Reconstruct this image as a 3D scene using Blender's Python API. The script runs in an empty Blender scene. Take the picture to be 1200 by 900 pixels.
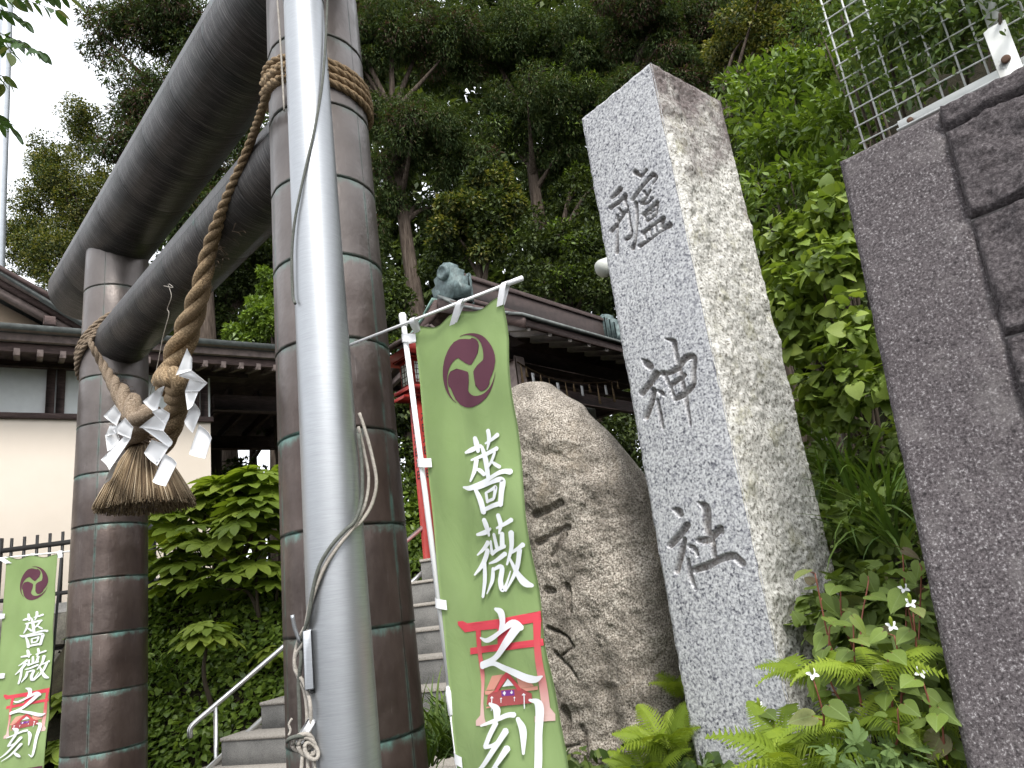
import bpy, math, random
import numpy as np
from math import radians, sin, cos, pi, sqrt, atan2
from mathutils import Vector, Matrix

random.seed(7)
rng = np.random.default_rng(7)
S = bpy.context.scene
COL = S.collection

# ------------------------------------------------------------------ camera
FPX = 832.0                                   # focal length in pixels of a 1200 x 900 frame
PITCH, ROLL, EYE = radians(15.7), radians(7.5), np.array([0, 0, 1.55])
c_f = np.array([0, cos(PITCH), sin(PITCH)])
_r0, _u0 = np.array([1., 0, 0]), np.array([0, -sin(PITCH), cos(PITCH)])
c_r = cos(ROLL) * _r0 - sin(ROLL) * _u0
c_u = sin(ROLL) * _r0 + cos(ROLL) * _u0
cam = bpy.data.cameras.new('camera')
cam.sensor_width = 36
cam.lens = FPX / 1200 * 36
cam.clip_start, cam.clip_end = 0.05, 2000
camo = bpy.data.objects.new('camera', cam)
COL.objects.link(camo)
m = Matrix.Identity(4)
for i in range(3):
    m[i][0], m[i][1], m[i][2], m[i][3] = c_r[i], c_u[i], -c_f[i], EYE[i]
camo.matrix_world = m
S.camera = camo

# ------------------------------------------------------------------ sky, sun, exposure
SUN_EL, SUN_AZ = radians(50), radians(165)    # azimuth clockwise from +Y
W = bpy.data.worlds.new('World')
S.world = W
W.use_nodes = True
nt = W.node_tree
nt.nodes.clear()
sky = nt.nodes.new('ShaderNodeTexSky')
sky.sky_type = 'NISHITA'
sky.sun_disc = False
sky.sun_elevation = SUN_EL
sky.sun_rotation = SUN_AZ
sky.dust_density = 3.0
hs = nt.nodes.new('ShaderNodeHueSaturation')
hs.inputs['Saturation'].default_value = 0.12
mx = nt.nodes.new('ShaderNodeMix'); mx.data_type = 'RGBA'
mx.inputs[0].default_value = 0.6              # the even white of a closed cloud layer
mx.inputs[7].default_value = (9.2, 9.6, 10.2, 1)
bg = nt.nodes.new('ShaderNodeBackground')
bg.inputs['Strength'].default_value = 0.12
wo = nt.nodes.new('ShaderNodeOutputWorld')
nt.links.new(sky.outputs[0], hs.inputs['Color'])
nt.links.new(hs.outputs[0], mx.inputs[6])
nt.links.new(mx.outputs[2], bg.inputs['Color'])
nt.links.new(bg.outputs[0], wo.inputs[0])
sl = bpy.data.lights.new('sun', 'SUN')
sl.energy = 1.5
sl.angle = radians(14)
sl.color = (1, .97, .92)
so = bpy.data.objects.new('sun', sl)
COL.objects.link(so)
sd = Vector((sin(SUN_AZ) * cos(SUN_EL), cos(SUN_AZ) * cos(SUN_EL), sin(SUN_EL)))
so.rotation_euler = sd.to_track_quat('Z', 'Y').to_euler()
so.location = (0, -5, 12)
S.view_settings.view_transform = 'Standard'
S.view_settings.look = 'None'
S.view_settings.gamma = 1
S.view_settings.exposure = 1.18
S.cycles.max_bounces = 6
S.cycles.transparent_max_bounces = 6

# ------------------------------------------------------------------ measuring helpers
def ray(x, y):
    return c_f * FPX + c_r * (x - 600) + c_u * (450 - y)
def at(x, y, Y):                              # the world point seen at photo pixel (x, y) at distance Y
    d = ray(x, y)
    return EYE + d * (Y / d[1])
def onplane(x, y, p0, n):
    d = ray(x, y)
    p0 = np.array(p0, float)
    return EYE + d * (np.dot(p0 - EYE, n) / np.dot(d, n))
def nrm(v):
    v = np.array(v, float)
    return v / max(1e-9, np.linalg.norm(v))
UP = np.array([0, 0, 1.])

# ------------------------------------------------------------------ numpy noise
def _h(ix, iy, iz, seed):
    n = (ix.astype(np.int64) * 374761393 + iy.astype(np.int64) * 668265263 + iz.astype(np.int64) * 2147483647 + seed * 974711) & 0x7fffffff
    n = ((n ^ (n >> 13)) * 1274126177) & 0x7fffffff
    n = n ^ (n >> 16)
    return (n & 0xffff) / 65535.0
def vnoise(p, scale=1.0, seed=0):
    p = np.asarray(p, float) * scale + 100.5
    i = np.floor(p); f = p - i; f = f * f * (3 - 2 * f); i = i.astype(np.int64)
    r = 0
    for a in (0, 1):
        for b in (0, 1):
            for c in (0, 1):
                w = (f[..., 0] if a else 1 - f[..., 0]) * (f[..., 1] if b else 1 - f[..., 1]) * (f[..., 2] if c else 1 - f[..., 2])
                r = r + w * _h(i[..., 0] + a, i[..., 1] + b, i[..., 2] + c, seed)
    return r * 2 - 1
def fbm(p, scale=1.0, octs=4, seed=0, gain=.5):
    r = 0; a = 1
    for k in range(octs):
        r = r + a * vnoise(p, scale * 2 ** k, seed + k * 17); a *= gain
    return r
def sstep(a, b, x):
    t = np.clip((x - a) / (b - a), 0, 1)
    return t * t * (3 - 2 * t)

# ------------------------------------------------------------------ objects
ORG = {}                                      # world origin of every object made
def link(o, parent=None):
    COL.objects.link(o)
    if parent is not None: o.parent = parent
def props(o, label=None, cat=None, group=None, kind=None):
    if label: o['label'] = label
    if cat: o['category'] = cat
    if group: o['group'] = group
    if kind: o['kind'] = kind
    return o
def thing(name, label, cat, loc, group=None):
    o = bpy.data.objects.new(name, None)
    o.empty_display_size = .1
    o.location = loc
    link(o)
    ORG[o.name] = np.array(loc, float)
    return props(o, label, cat, group)
def new_mesh(name, V, F, mats=(), smooth=False, uv=None, mi=None, rnd=None):
    """V (n,3); F list of faces or (m,k) array; uv per vertex; mi material index per face"""
    me = bpy.data.meshes.new(name)
    V = np.asarray(V, np.float32)
    if isinstance(F, np.ndarray):
        k = F.shape[1]; nf = len(F)
        flat = F.astype(np.int32).ravel(); starts = np.arange(nf, dtype=np.int32) * k; tot = np.full(nf, k, np.int32)
    else:
        tot = np.array([len(f) for f in F], np.int32); nf = len(F)
        flat = np.concatenate([np.asarray(f, np.int32) for f in F]) if nf else np.zeros(0, np.int32)
        starts = np.concatenate([[0], np.cumsum(tot)[:-1]]).astype(np.int32)
    me.vertices.add(len(V)); me.vertices.foreach_set('co', V.ravel())
    me.loops.add(len(flat)); me.loops.foreach_set('vertex_index', flat)
    me.polygons.add(nf); me.polygons.foreach_set('loop_start', starts); me.polygons.foreach_set('loop_total', tot)
    if mi is not None: me.polygons.foreach_set('material_index', np.asarray(mi, np.int32))
    if smooth: me.polygons.foreach_set('use_smooth', np.ones(nf, bool))
    if uv is not None:
        l = me.uv_layers.new(name='UVMap')
        l.data.foreach_set('uv', np.asarray(uv, np.float32)[flat].ravel())
    if rnd is not None:
        a = me.attributes.new('rnd', 'FLOAT', 'POINT')
        a.data.foreach_set('value', np.asarray(rnd, np.float32))
    me.update(calc_edges=True)
    me.validate()
    for mm in (mats if isinstance(mats, (list, tuple)) else [mats]): me.materials.append(mm)
    return me
def put(name, V, F, mats, parent=None, loc=None, **kw):
    """a mesh object from world coordinates; its origin is its thing's"""
    V = np.asarray(V, float)
    if parent is not None: o0 = ORG[parent.name]
    elif loc is not None: o0 = np.array(loc, float)
    else: o0 = np.array([V[:, 0].mean(), V[:, 1].mean(), V[:, 2].min()])
    me = new_mesh(name, V - o0, F, mats, **kw)
    o = bpy.data.objects.new(name, me)
    link(o, parent)
    if parent is None: o.location = o0
    ORG[o.name] = o0
    return o
class MB:
    def __init__(s): s.V = []; s.F = []; s.n = 0; s.U = []
    def add(s, V, F, uv=None):
        V = np.asarray(V, float)
        s.V.append(V); s.F += [tuple(int(i) + s.n for i in f) for f in F]; s.n += len(V)
        s.U.append(np.zeros((len(V), 2)) if uv is None else np.asarray(uv, float)); return s
    def box(s, c, size, ax=None, bev=0.0):
        """box centred c; ax = 3 rows of unit axes"""
        ax = np.eye(3) if ax is None else np.asarray(ax, float)
        h = np.asarray(size, float) / 2
        if bev <= 0:
            P = [(x, y, z) for x in (-1, 1) for y in (-1, 1) for z in (-1, 1)]
            V = np.array([np.asarray(c) + (np.array(p) * h) @ ax for p in P])
            return s.add(V, [(0, 1, 3, 2), (4, 6, 7, 5), (0, 4, 5, 1), (2, 3, 7, 6), (0, 2, 6, 4), (1, 5, 7, 3)])
        V = []; idx = {}
        for sx in (-1, 1):
            for sy in (-1, 1):
                for sz in (-1, 1):
                    for k in range(3):
                        p = np.array([sx, sy, sz]) * (h - bev); p[k] = (sx, sy, sz)[k] * h[k]
                        idx[(sx, sy, sz, k)] = len(V); V.append(np.asarray(c) + p @ ax)
        F = []
        for k in range(3):
            a, b = [(1, 2), (0, 2), (0, 1)][k]
            for sg in (-1, 1):
                q = []
                for (u, v) in ((-1, -1), (1, -1), (1, 1), (-1, 1)):
                    t = [0, 0, 0]; t[k] = sg; t[a] = u; t[b] = v; q.append(idx[(*t, k)])
                F.append(tuple(q))
        for k in range(3):
            a, b = [(1, 2), (0, 2), (0, 1)][k]
            for u in (-1, 1):
                for v in (-1, 1):
                    t0 = [0, 0, 0]; t0[a] = u; t0[b] = v; t1 = list(t0); t0[k] = -1; t1[k] = 1
                    F.append((idx[(*t0, a)], idx[(*t1, a)], idx[(*t1, b)], idx[(*t0, b)]))
        for sx in (-1, 1):
            for sy in (-1, 1):
                for sz in (-1, 1): F.append(tuple(idx[(sx, sy, sz, k)] for k in range(3)))
        return s.add(V, F)
    def tube(s, pts, r, n=8, cap=True, up=None):
        pts = np.asarray(pts, float); N = len(pts)
        r = np.full(N, r, float) if np.isscalar(r) else np.asarray(r, float)
        t = np.gradient(pts, axis=0); t /= np.linalg.norm(t, axis=1)[:, None] + 1e-12
        a = np.array([0, 0, 1.]) if abs(t[0][2]) < .9 else np.array([1., 0, 0])
        if up is not None: a = np.asarray(up, float)
        V = []; nv = np.cross(t[0], a); nv /= np.linalg.norm(nv)
        ang = np.linspace(0, 2 * pi, n, endpoint=False)
        L = 0; U = []
        for i in range(N):
            if i: L += np.linalg.norm(pts[i] - pts[i - 1])
            nv = nv - t[i] * np.dot(nv, t[i]); nv /= np.linalg.norm(nv) + 1e-12
            b = np.cross(t[i], nv)
            V.append(pts[i] + r[i] * (np.cos(ang)[:, None] * nv + np.sin(ang)[:, None] * b))
            U.append(np.stack([ang / (2 * pi), np.full(n, L)], 1))
        F = [(i * n + j, i * n + (j + 1) % n, (i + 1) * n + (j + 1) % n, (i + 1) * n + j) for i in range(N - 1) for j in range(n)]
        if cap: F += [tuple(range(n))[::-1], tuple((N - 1) * n + j for j in range(n))]
        return s.add(np.concatenate(V), F, np.concatenate(U))
    def prism(s, poly, d):
        """closed polygon (world points) extruded by vector d"""
        p = np.asarray(poly, float); n = len(p)
        V = np.concatenate([p, p + np.asarray(d)])
        return s.add(V, [tuple(range(n))[::-1], tuple(range(n, 2 * n))] + [(i, (i + 1) % n, n + (i + 1) % n, n + i) for i in range(n)])
    def lathe(s, c, axis, prof, n=20):
        axis = nrm(axis); a = np.array([0, 0, 1.]) if abs(axis[2]) < .9 else np.array([1., 0, 0])
        u = nrm(np.cross(axis, a)); v = np.cross(axis, u); V = []
        for (rr, h) in prof:
            for k in range(n):
                A = 2 * pi * k / n; V.append(np.asarray(c) + axis * h + rr * (cos(A) * u + sin(A) * v))
        m_ = len(prof)
        F = [(i * n + j, i * n + (j + 1) % n, (i + 1) * n + (j + 1) % n, (i + 1) * n + j) for i in range(m_ - 1) for j in range(n)]
        F += [tuple(range(n))[::-1], tuple((m_ - 1) * n + j for j in range(n))]
        return s.add(V, F)
    def build(s, name, mat, parent=None, smooth=False, loc=None, **kw):
        return put(name, np.concatenate(s.V), s.F, mat, parent, loc, smooth=smooth, uv=np.concatenate(s.U), **kw)
def gridF(ny, nx):
    i = np.arange((ny - 1) * (nx - 1)); r, c = i // (nx - 1), i % (nx - 1); a = r * nx + c
    return np.stack([a, a + 1, a + nx + 1, a + nx], 1)
def lerp(a, b, t): return np.asarray(a) * (1 - t) + np.asarray(b) * t
def crom(P, per=8):
    """Catmull-Rom through rows of P (any dimension)"""
    P = np.asarray(P, float)
    if len(P) == 2: return np.array([lerp(P[0], P[1], t) for t in np.linspace(0, 1, per + 1)])
    Q = np.vstack([2 * P[0] - P[1], P, 2 * P[-1] - P[-2]]); out = []
    for i in range(1, len(Q) - 2):
        for t in np.arange(per) / per:
            a, b, c, d = Q[i - 1], Q[i], Q[i + 1], Q[i + 2]
            out.append(.5 * ((2 * b) + (c - a) * t + (2 * a - 5 * b + 4 * c - d) * t * t + (3 * b - a - 3 * c + d) * t ** 3))
    out.append(P[-1]); return np.array(out)

# ------------------------------------------------------------------ materials
class NB:
    def __init__(s, name):
        s.m = bpy.data.materials.new(name); s.m.use_nodes = True; s.t = s.m.node_tree
        s.t.nodes.clear(); s.o = s.t.nodes.new('ShaderNodeOutputMaterial')
        s.tc = s.t.nodes.new('ShaderNodeTexCoord')
    def N(s, ty, **kw):
        n = s.t.nodes.new(ty)
        for k, v in kw.items(): setattr(n, k, v)
        return n
    def L(s, a, b): s.t.links.new(a, b)
    def inp(s, n, key, v):
        if hasattr(v, 'is_output'): s.L(v, n.inputs[key])
        else: n.inputs[key].default_value = v
    def co(s, scale=(1, 1, 1), kind='Object', rot=(0, 0, 0)):
        mp = s.N('ShaderNodeMapping'); mp.inputs['Scale'].default_value = scale; mp.inputs['Rotation'].default_value = rot
        s.L(s.tc.outputs[kind], mp.inputs['Vector']); return mp.outputs[0]
    def noise(s, scale, detail=4, rough=.6, vec=None, dist=0.):
        n = s.N('ShaderNodeTexNoise'); n.inputs['Scale'].default_value = scale; n.inputs['Detail'].default_value = detail
        n.inputs['Roughness'].default_value = rough; n.inputs['Distortion'].default_value = dist
        s.L(vec if vec is not None else s.tc.outputs['Object'], n.inputs['Vector']); return n.outputs['Fac']
    def voro(s, scale, vec=None, feat='F1', out='Distance', rand=1.0):
        n = s.N('ShaderNodeTexVoronoi', feature=feat); n.inputs['Scale'].default_value = scale; n.inputs['Randomness'].default_value = rand
        s.L(vec if vec is not None else s.tc.outputs['Object'], n.inputs['Vector']); return n.outputs[out]
    def ramp(s, f, stops, interp='LINEAR'):
        r = s.N('ShaderNodeValToRGB'); r.color_ramp.interpolation = interp; e = r.color_ramp.elements
        while len(e) > len(stops): e.remove(e[-1])
        while len(e) < len(stops): e.new(.5)
        for k, (p, c) in enumerate(stops):
            e[k].position = p; e[k].color = (c, c, c, 1) if np.isscalar(c) else (*c, 1)
        s.L(f, r.inputs[0]); return r.outputs[0]
    def mix(s, f, a, b, mode='MIX'):
        n = s.N('ShaderNodeMix', data_type='RGBA', blend_type=mode)
        for k, v in ((0, f), (6, a), (7, b)):
            if hasattr(v, 'is_output'): s.L(v, n.inputs[k])
            elif k == 0: n.inputs[0].default_value = v
            else: n.inputs[k].default_value = (v, v, v, 1) if np.isscalar(v) else (*v, 1)
        return n.outputs[2]
    def math(s, op, a, b=0.):
        n = s.N('ShaderNodeMath', operation=op)
        s.inp(n, 0, a); s.inp(n, 1, b); return n.outputs[0]
    def sep(s, v):
        n = s.N('ShaderNodeSeparateXYZ'); s.L(v, n.inputs[0]); return n.outputs
    def attr(s, name):
        n = s.N('ShaderNodeAttribute'); n.attribute_name = name; return n.outputs['Fac']
    def bump(s, h, strength=.5, dist=.01, prev=None):
        n = s.N('ShaderNodeBump'); n.inputs['Strength'].default_value = strength; n.inputs['Distance'].default_value = dist
        s.L(h, n.inputs['Height'])
        if prev is not None: s.L(prev, n.inputs['Normal'])
        return n.outputs[0]
    def out(s, color, rough=.7, metal=0., normal=None, spec=.4, transl=None, **kw):
        p = s.N('ShaderNodeBsdfPrincipled')
        for k, v in (('Base Color', color), ('Roughness', rough), ('Metallic', metal), ('Specular IOR Level', spec)):
            if hasattr(v, 'is_output'): s.L(v, p.inputs[k])
            elif k == 'Base Color': p.inputs[k].default_value = (*v, 1)
            else: p.inputs[k].default_value = v
        for k, v in kw.items(): p.inputs[k.replace('_', ' ')].default_value = v
        if normal is not None: s.L(normal, p.inputs['Normal'])
        if transl:
            amt, tint = transl
            tr = s.N('ShaderNodeBsdfTranslucent'); s.L(s.mix(1.0, color, tint, 'MULTIPLY') if True else color, tr.inputs[0])
            ms = s.N('ShaderNodeMixShader'); ms.inputs[0].default_value = amt
            s.L(p.outputs[0], ms.inputs[1]); s.L(tr.outputs[0], ms.inputs[2]); s.L(ms.outputs[0], s.o.inputs[0])
        else: s.L(p.outputs[0], s.o.inputs[0])
        return s.m
def plain(name, c, rough=.6, metal=0., bump=0., bscale=40., var=.12, spec=.4):
    b = NB(name); n = b.noise(bscale * .3, 5); n2 = b.noise(bscale, 4)
    col = b.mix(b.ramp(n, [(.3, 0), (.7, 1)]), tuple(x * (1 - var) for x in c), tuple(min(1, x * (1 + var)) for x in c))
    return b.out(col, rough, metal, b.bump(n2, bump, .004) if bump else None, spec)
MT = {}
def granite():
    b = NB('light grey dressed granite')
    g = b.ramp(b.noise(125, 3, .6), [(.39, (.05, .05, .065)), (.46, (.15, .15, .17)), (.51, (.37, .37, .385)), (.61, (.58, .58, .585))])
    bl = b.ramp(b.voro(120, out='Color'), [(.20, (.07, .07, .085)), (.30, (.36, .36, .38)), (.6, (.68, .68, .67))])
    c = b.mix(.42, g, bl)
    c = b.mix(b.ramp(b.noise(2.2, 4), [(.35, 0.), (.75, .22)]), c, (.40, .41, .44))
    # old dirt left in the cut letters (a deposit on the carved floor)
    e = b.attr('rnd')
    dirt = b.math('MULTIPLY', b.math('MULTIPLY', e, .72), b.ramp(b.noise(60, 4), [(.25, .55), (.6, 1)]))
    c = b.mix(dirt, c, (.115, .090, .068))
    nb = b.bump(b.noise(260, 2), .28, .002)
    MT['granite'] = b.out(c, .72, 0, nb, .35)
    b = NB('rough split granite with lichen')
    g = b.ramp(b.noise(95, 5, .72), [(.36, (.10, .09, .075)), (.43, (.38, .365, .32)), (.51, (.64, .62, .57)), (.62, (.80, .78, .73))])
    li = b.ramp(b.noise(9, 7, .75), [(.54, 0), (.64, .40)])
    c = b.mix(li, g, (.40, .38, .22))
    z = b.sep(b.tc.outputs['Object'])[2]
    top = b.math('ADD', b.math('MULTIPLY', b.math('SUBTRACT', z, 2.03), 1.5), b.math('MULTIPLY', b.math('SUBTRACT', b.noise(5, 5, .65), .5), 2.2))
    topm = b.ramp(top, [(.15, 0), (.75, .85)])
    c = b.mix(topm, c, b.ramp(b.noise(70, 4, .7), [(.35, (.045, .032, .032)), (.55, (.12, .085, .085)), (.7, (.30, .26, .25))]))
    nb = b.bump(b.noise(48, 7, .75), 1., .012)
    MT['granite_rough'] = b.out(c, .9, 0, nb, .2)
    b = NB('brown weathered natural rock')
    g = b.ramp(b.noise(150, 4, .72), [(.36, (.050, .044, .038)), (.44, (.21, .18, .15)), (.52, (.40, .355, .30)), (.61, (.68, .62, .55))])
    c = b.mix(b.ramp(b.noise(4.5, 6, .65), [(.42, 0), (.6, .7)]), g, b.ramp(b.noise(130, 4, .7), [(.4, (.035, .030, .026)), (.6, (.22, .19, .155))]))
    c = b.mix(b.ramp(b.noise(2.6, 4, .6, dist=1.), [(.56, 0), (.72, .45)]), c, (.36, .28, .19))
    c = b.mix(b.math('MULTIPLY', b.attr('rnd'), .32), c, (.055, .046, .038))
    nb = b.bump(b.noise(22, 8, .72), .8, .018, b.bump(b.noise(130, 3), .7, .005))
    MT['rock'] = b.out(c, .9, 0, nb, .2)
    b = NB('dark grey andesite')
    g = b.ramp(b.noise(170, 4, .7), [(.34, (.022, .019, .020)), (.47, (.080, .068, .070)), (.58, (.125, .110, .112)), (.66, (.36, .34, .34))])
    pore = b.ramp(b.voro(34), [(.10, 1), (.20, 0)])
    pm = b.math('MULTIPLY', pore, b.ramp(b.noise(11, 3), [(.5, 0), (.62, 1)]))
    c = b.mix(pm, g, (.018, .015, .016))
    c = b.mix(b.ramp(b.noise(7, 8, .75), [(.52, 0), (.70, .4)]), c, (.25, .23, .22))
    c = b.mix(b.ramp(b.noise(2, 5, .6), [(.42, 0), (.62, .25)]), c, (.05, .04, .042))
    nb = b.bump(pm, -.8, .006, b.bump(b.noise(120, 5, .7), .6, .004))
    MT['andesite'] = b.out(c, .88, 0, nb, .25)
    b = NB('rock-faced andesite')
    g = b.ramp(b.noise(110, 6, .75), [(.34, (.034, .029, .030)), (.5, (.105, .090, .093)), (.62, (.19, .168, .17)), (.72, (.38, .36, .35))])
    nb = b.bump(b.noise(45, 8, .75), 1., .02)
    MT['andesite_rough'] = b.out(g, .92, 0, nb, .25)
    b = NB('mortar joint')
    MT['mortar'] = b.out(b.ramp(b.noise(60, 5), [(.3, (.07, .06, .058)), (.7, (.20, .185, .18))]), .95, 0, b.bump(b.noise(80, 5), .6, .004))
granite()
def copper():
    b = NB('brown patinated copper sheet')
    uv = b.sep(b.tc.outputs['UV'])
    n = b.noise(2.2, 5, .6); n2 = b.noise(26, 5, .65, b.co((1, 1, .25)))
    c = b.ramp(n, [(.3, (.046, .031, .026)), (.5, (.080, .056, .046)), (.7, (.125, .095, .082))])
    oi = b.N('ShaderNodeObjectInfo'); c = b.mix(b.math('MULTIPLY', oi.outputs['Random'], .45), c, (.060, .052, .047))
    c = b.mix(b.ramp(n2, [(.4, 0), (.75, .45)]), c, (.035, .022, .020))
    z = b.sep(b.tc.outputs['Object'])[2]
    pale = b.ramp(b.math('ADD', b.math('MULTIPLY', z, .26), b.math('MULTIPLY', n, .5)), [(.80, 0), (1.5, .45)])
    c = b.mix(pale, c, (.195, .178, .168))
    # verdigris below each horizontal lap and along the seams
    dn = b.noise(14, 5, .7, b.co((1, 1, .35)))
    top = b.math('ADD', uv[1], b.math('MULTIPLY', b.math('SUBTRACT', dn, .5), .30))
    vm = b.ramp(top, [(.90, 0), (.985, .85)])
    bot = b.ramp(b.math('ADD', uv[1], b.math('MULTIPLY', b.math('SUBTRACT', dn, .5), .05)), [(.0, .85), (.028, 0)])
    ue = b.math('ABSOLUTE', b.math('SUBTRACT', uv[0], .5))
    side = b.ramp(b.math('ADD', ue, b.math('MULTIPLY', b.math('SUBTRACT', dn, .5), .05)), [(.478, 0), (.497, .55)])
    v = b.mix(1., b.mix(1., vm, bot, 'LIGHTEN'), side, 'LIGHTEN')
    v = b.mix(1., v, b.ramp(b.noise(7, 5, .7), [(.42, .08), (.62, .85)]), 'MULTIPLY')
    v = b.mix(1., v, b.ramp(z, [(.0, 1.), (.0, 1.)]) if 0 else b.ramp(b.math('MULTIPLY', z, .25), [(.55, 1.), (.85, .35)]), 'MULTIPLY')
    c = b.mix(v, c, (.10, .235, .20))
    c = b.mix(b.ramp(b.noise(90, 3, .6, b.co((1, 1, .06))), [(.66, 0), (.74, .25)]), c, (.3, .27, .25))
    met = b.mix(v, .55, 0.)
    nb = b.bump(b.noise(4.5, 4), .30, .03, b.bump(b.noise(40, 3), .08, .002))
    MT['copper'] = b.out(c, b.ramp(b.noise(5, 5), [(.3, .30), (.7, .48)]), met, nb, .5)
    b = NB('blackened copper of the beams')
    uv = b.sep(b.tc.outputs['UV'])
    st = b.noise(1.0, 7, .72, b.co((3.2, 85, 1), 'UV'), .6)
    c = b.ramp(st, [(.36, (.013, .012, .012)), (.49, (.036, .032, .031)), (.58, (.092, .084, .080)), (.68, (.23, .215, .205))])
    c = b.mix(b.ramp(b.noise(2.5, 5), [(.45, 0), (.7, .5)]), c, (.045, .052, .047))
    edge = b.ramp(uv[1], [(.0, .8), (.02, 0), (.975, 0), (1., .8)])
    c = b.mix(edge, c, (.008, .008, .008))
    v = b.math('MULTIPLY', b.ramp(b.noise(6, 6, .7), [(.60, 0), (.72, .5)]), b.ramp(b.math('ABSOLUTE', b.math('SUBTRACT', uv[0], .5)), [(.40, 0), (.49, 1)]))
    c = b.mix(v, c, (.07, .17, .14))
    nb = b.bump(st, .55, .006, b.bump(b.noise(3.5, 2), .25, .02))
    MT['beam'] = b.out(c, .42, .5, nb, .5)
    b = NB('brushed aluminium')
    br = b.noise(1., 6, .75, b.co((14, 14, 420)))
    bl = b.noise(5, 5)
    c = b.mix(b.ramp(br, [(.3, 0), (.7, 1)]), (.30, .31, .32), (.40, .41, .425))
    sc = b.math('MULTIPLY', b.ramp(b.noise(34, 5, .8, dist=1.5), [(.665, 0), (.70, .8)]), b.ramp(b.noise(3.3, 2), [(.55, 0), (.62, 1)]))
    c = b.mix(sc, c, (.16, .16, .17))
    MT['alu'] = b.out(c, b.ramp(b.noise(3, 4), [(.3, .38), (.7, .50)]), .85, b.bump(br, .10, .002), .5)
copper()
def misc():
    b = NB('twisted straw rope')
    st = b.noise(1., 6, .75, b.co((22, 90, 1), 'UV'))
    c = b.ramp(st, [(.34, (.060, .037, .019)), (.47, (.20, .135, .075)), (.57, (.37, .265, .155)), (.67, (.60, .48, .32))])
    c = b.mix(b.ramp(b.noise(3, 4), [(.45, 0), (.7, .4)]), c, (.22, .165, .105))
    MT['rope'] = b.out(c, .85, 0, b.bump(st, .9, .006), .2)
    b = NB('old grey straw rope')
    st = b.noise(1., 6, .75, b.co((22, 90, 1), 'UV'))
    c = b.ramp(st, [(.3, (.085, .06, .04)), (.5, (.22, .165, .115)), (.62, (.36, .29, .22)), (.74, (.52, .45, .37))])
    MT['rope_old'] = b.out(c, .88, 0, b.bump(st, .9, .006), .2)
    b = NB('straw stalks')
    r = b.attr('rnd')
    c = b.ramp(r, [(0, (.055, .035, .020)), (.3, (.16, .11, .065)), (.65, (.34, .255, .16)), (1, (.58, .47, .33))])
    MT['straw'] = b.out(c, .8, 0, None, .25)
    MT['paper'] = NB('white shide paper').out((.83, .83, .83), .8, 0, None, .2) if False else None
    b = NB('white folded paper')
    c = b.mix(b.noise(8, 3), (.82, .82, .83), (.87, .87, .87)); MT['paper'] = b.out(c, .75, 0, b.bump(b.noise(20, 3), .1, .003), .2, transl=(.25, (1, 1, 1)))
    b = NB('light green banner polyester')
    wv = b.noise(1., 2, .5, b.co((900, 900, 900)))
    c = b.mix(b.ramp(b.noise(3, 4), [(.3, 0), (.7, 1)]), (.275, .385, .150), (.32, .43, .185))
    MT['cloth'] = b.out(c, .75, 0, b.bump(wv, .25, .0006, b.bump(b.noise(9, 6, .6, b.co((1, 1, .45)), dist=1.2), .28, .012)), .2, transl=(.3, (1, 1, .8)))
    def ink(name, c, e=.3):
        b = NB(name); cc = b.mix(b.noise(6, 3), tuple(x * .93 for x in c), c); return b.out(cc, .75, 0, None, .2, transl=(.15, (1, 1, 1)))
    MT['ink_white'] = ink('white dyed print', (.83, .84, .86))
    MT['ink_purple'] = ink('plum dyed print', (.115, .042, .062))
    MT['ink_pink'] = ink('pale pink dyed print', (.72, .33, .25))
    MT['ink_red'] = ink('rose red dyed print', (.60, .085, .10))
    MT['ink_dark'] = ink('dark red dyed print', (.40, .09, .09))
    MT['ink_violet'] = ink('violet dyed print', (.20, .05, .28))
    MT['ink_rose'] = ink('rose petal pink print', (.70, .22, .38))
    b = NB('red print fading to pale pink')
    v = b.sep(b.tc.outputs['UV'])[1]
    c = b.ramp(v, [(.08, (.74, .50, .46)), (.38, (.62, .15, .15)), (.55, (.64, .075, .095)), (1, (.66, .07, .095))])
    MT['ink_fade'] = b.out(c, .75, 0, None, .2, transl=(.15, (1, 1, 1)))
    MT['white_pl'] = plain('white painted steel tube', (.80, .80, .80), .35, var=.03)
    MT['white_tape'] = plain('white fabric tape', (.78, .78, .79), .7, var=.05, bump=.2, bscale=120)
    MT['fence_w'] = plain('chalky white fence paint', (.58, .59, .57), .55, var=.12, bump=.2, bscale=30)
    MT['steel'] = plain('satin stainless steel', (.62, .62, .61), .28, .9, var=.05)
    MT['rust'] = plain('rusty steel', (.10, .055, .035), .7, .2, bump=.3)
    MT['cord'] = plain('weathered grey braided cord', (.34, .31, .27), .85, bump=.8, bscale=260, var=.25)
    MT['cord_dark'] = plain('dark green braided cord', (.095, .10, .085), .8, bump=.8, bscale=260, var=.25)
    b = NB('dark stained timber')
    g = b.noise(1., 6, .7, b.co((7, 7, 40)), .5)
    c = b.ramp(g, [(.3, (.036, .024, .022)), (.55, (.085, .058, .053)), (.75, (.15, .11, .10))])
    MT['wood'] = b.out(c, .7, 0, b.bump(g, .3, .004), .3)
    MT['wood_l'] = plain('weathered grey brown timber', (.21, .165, .15), .8, bump=.3, var=.3)
    MT['wood_w'] = plain('pale painted rafter end', (.42, .38, .35), .8, var=.15)
    b = NB('cream render wall')
    c = b.mix(b.ramp(b.noise(1.2, 5), [(.3, 0), (.7, 1)]), (.58, .51, .43), (.64, .565, .485))
    MT['cream'] = b.out(c, .9, 0, b.bump(b.noise(90, 4), .25, .003), .2)
    MT['tan'] = plain('tan render gable', (.48, .37, .27), .9, var=.06)
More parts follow.
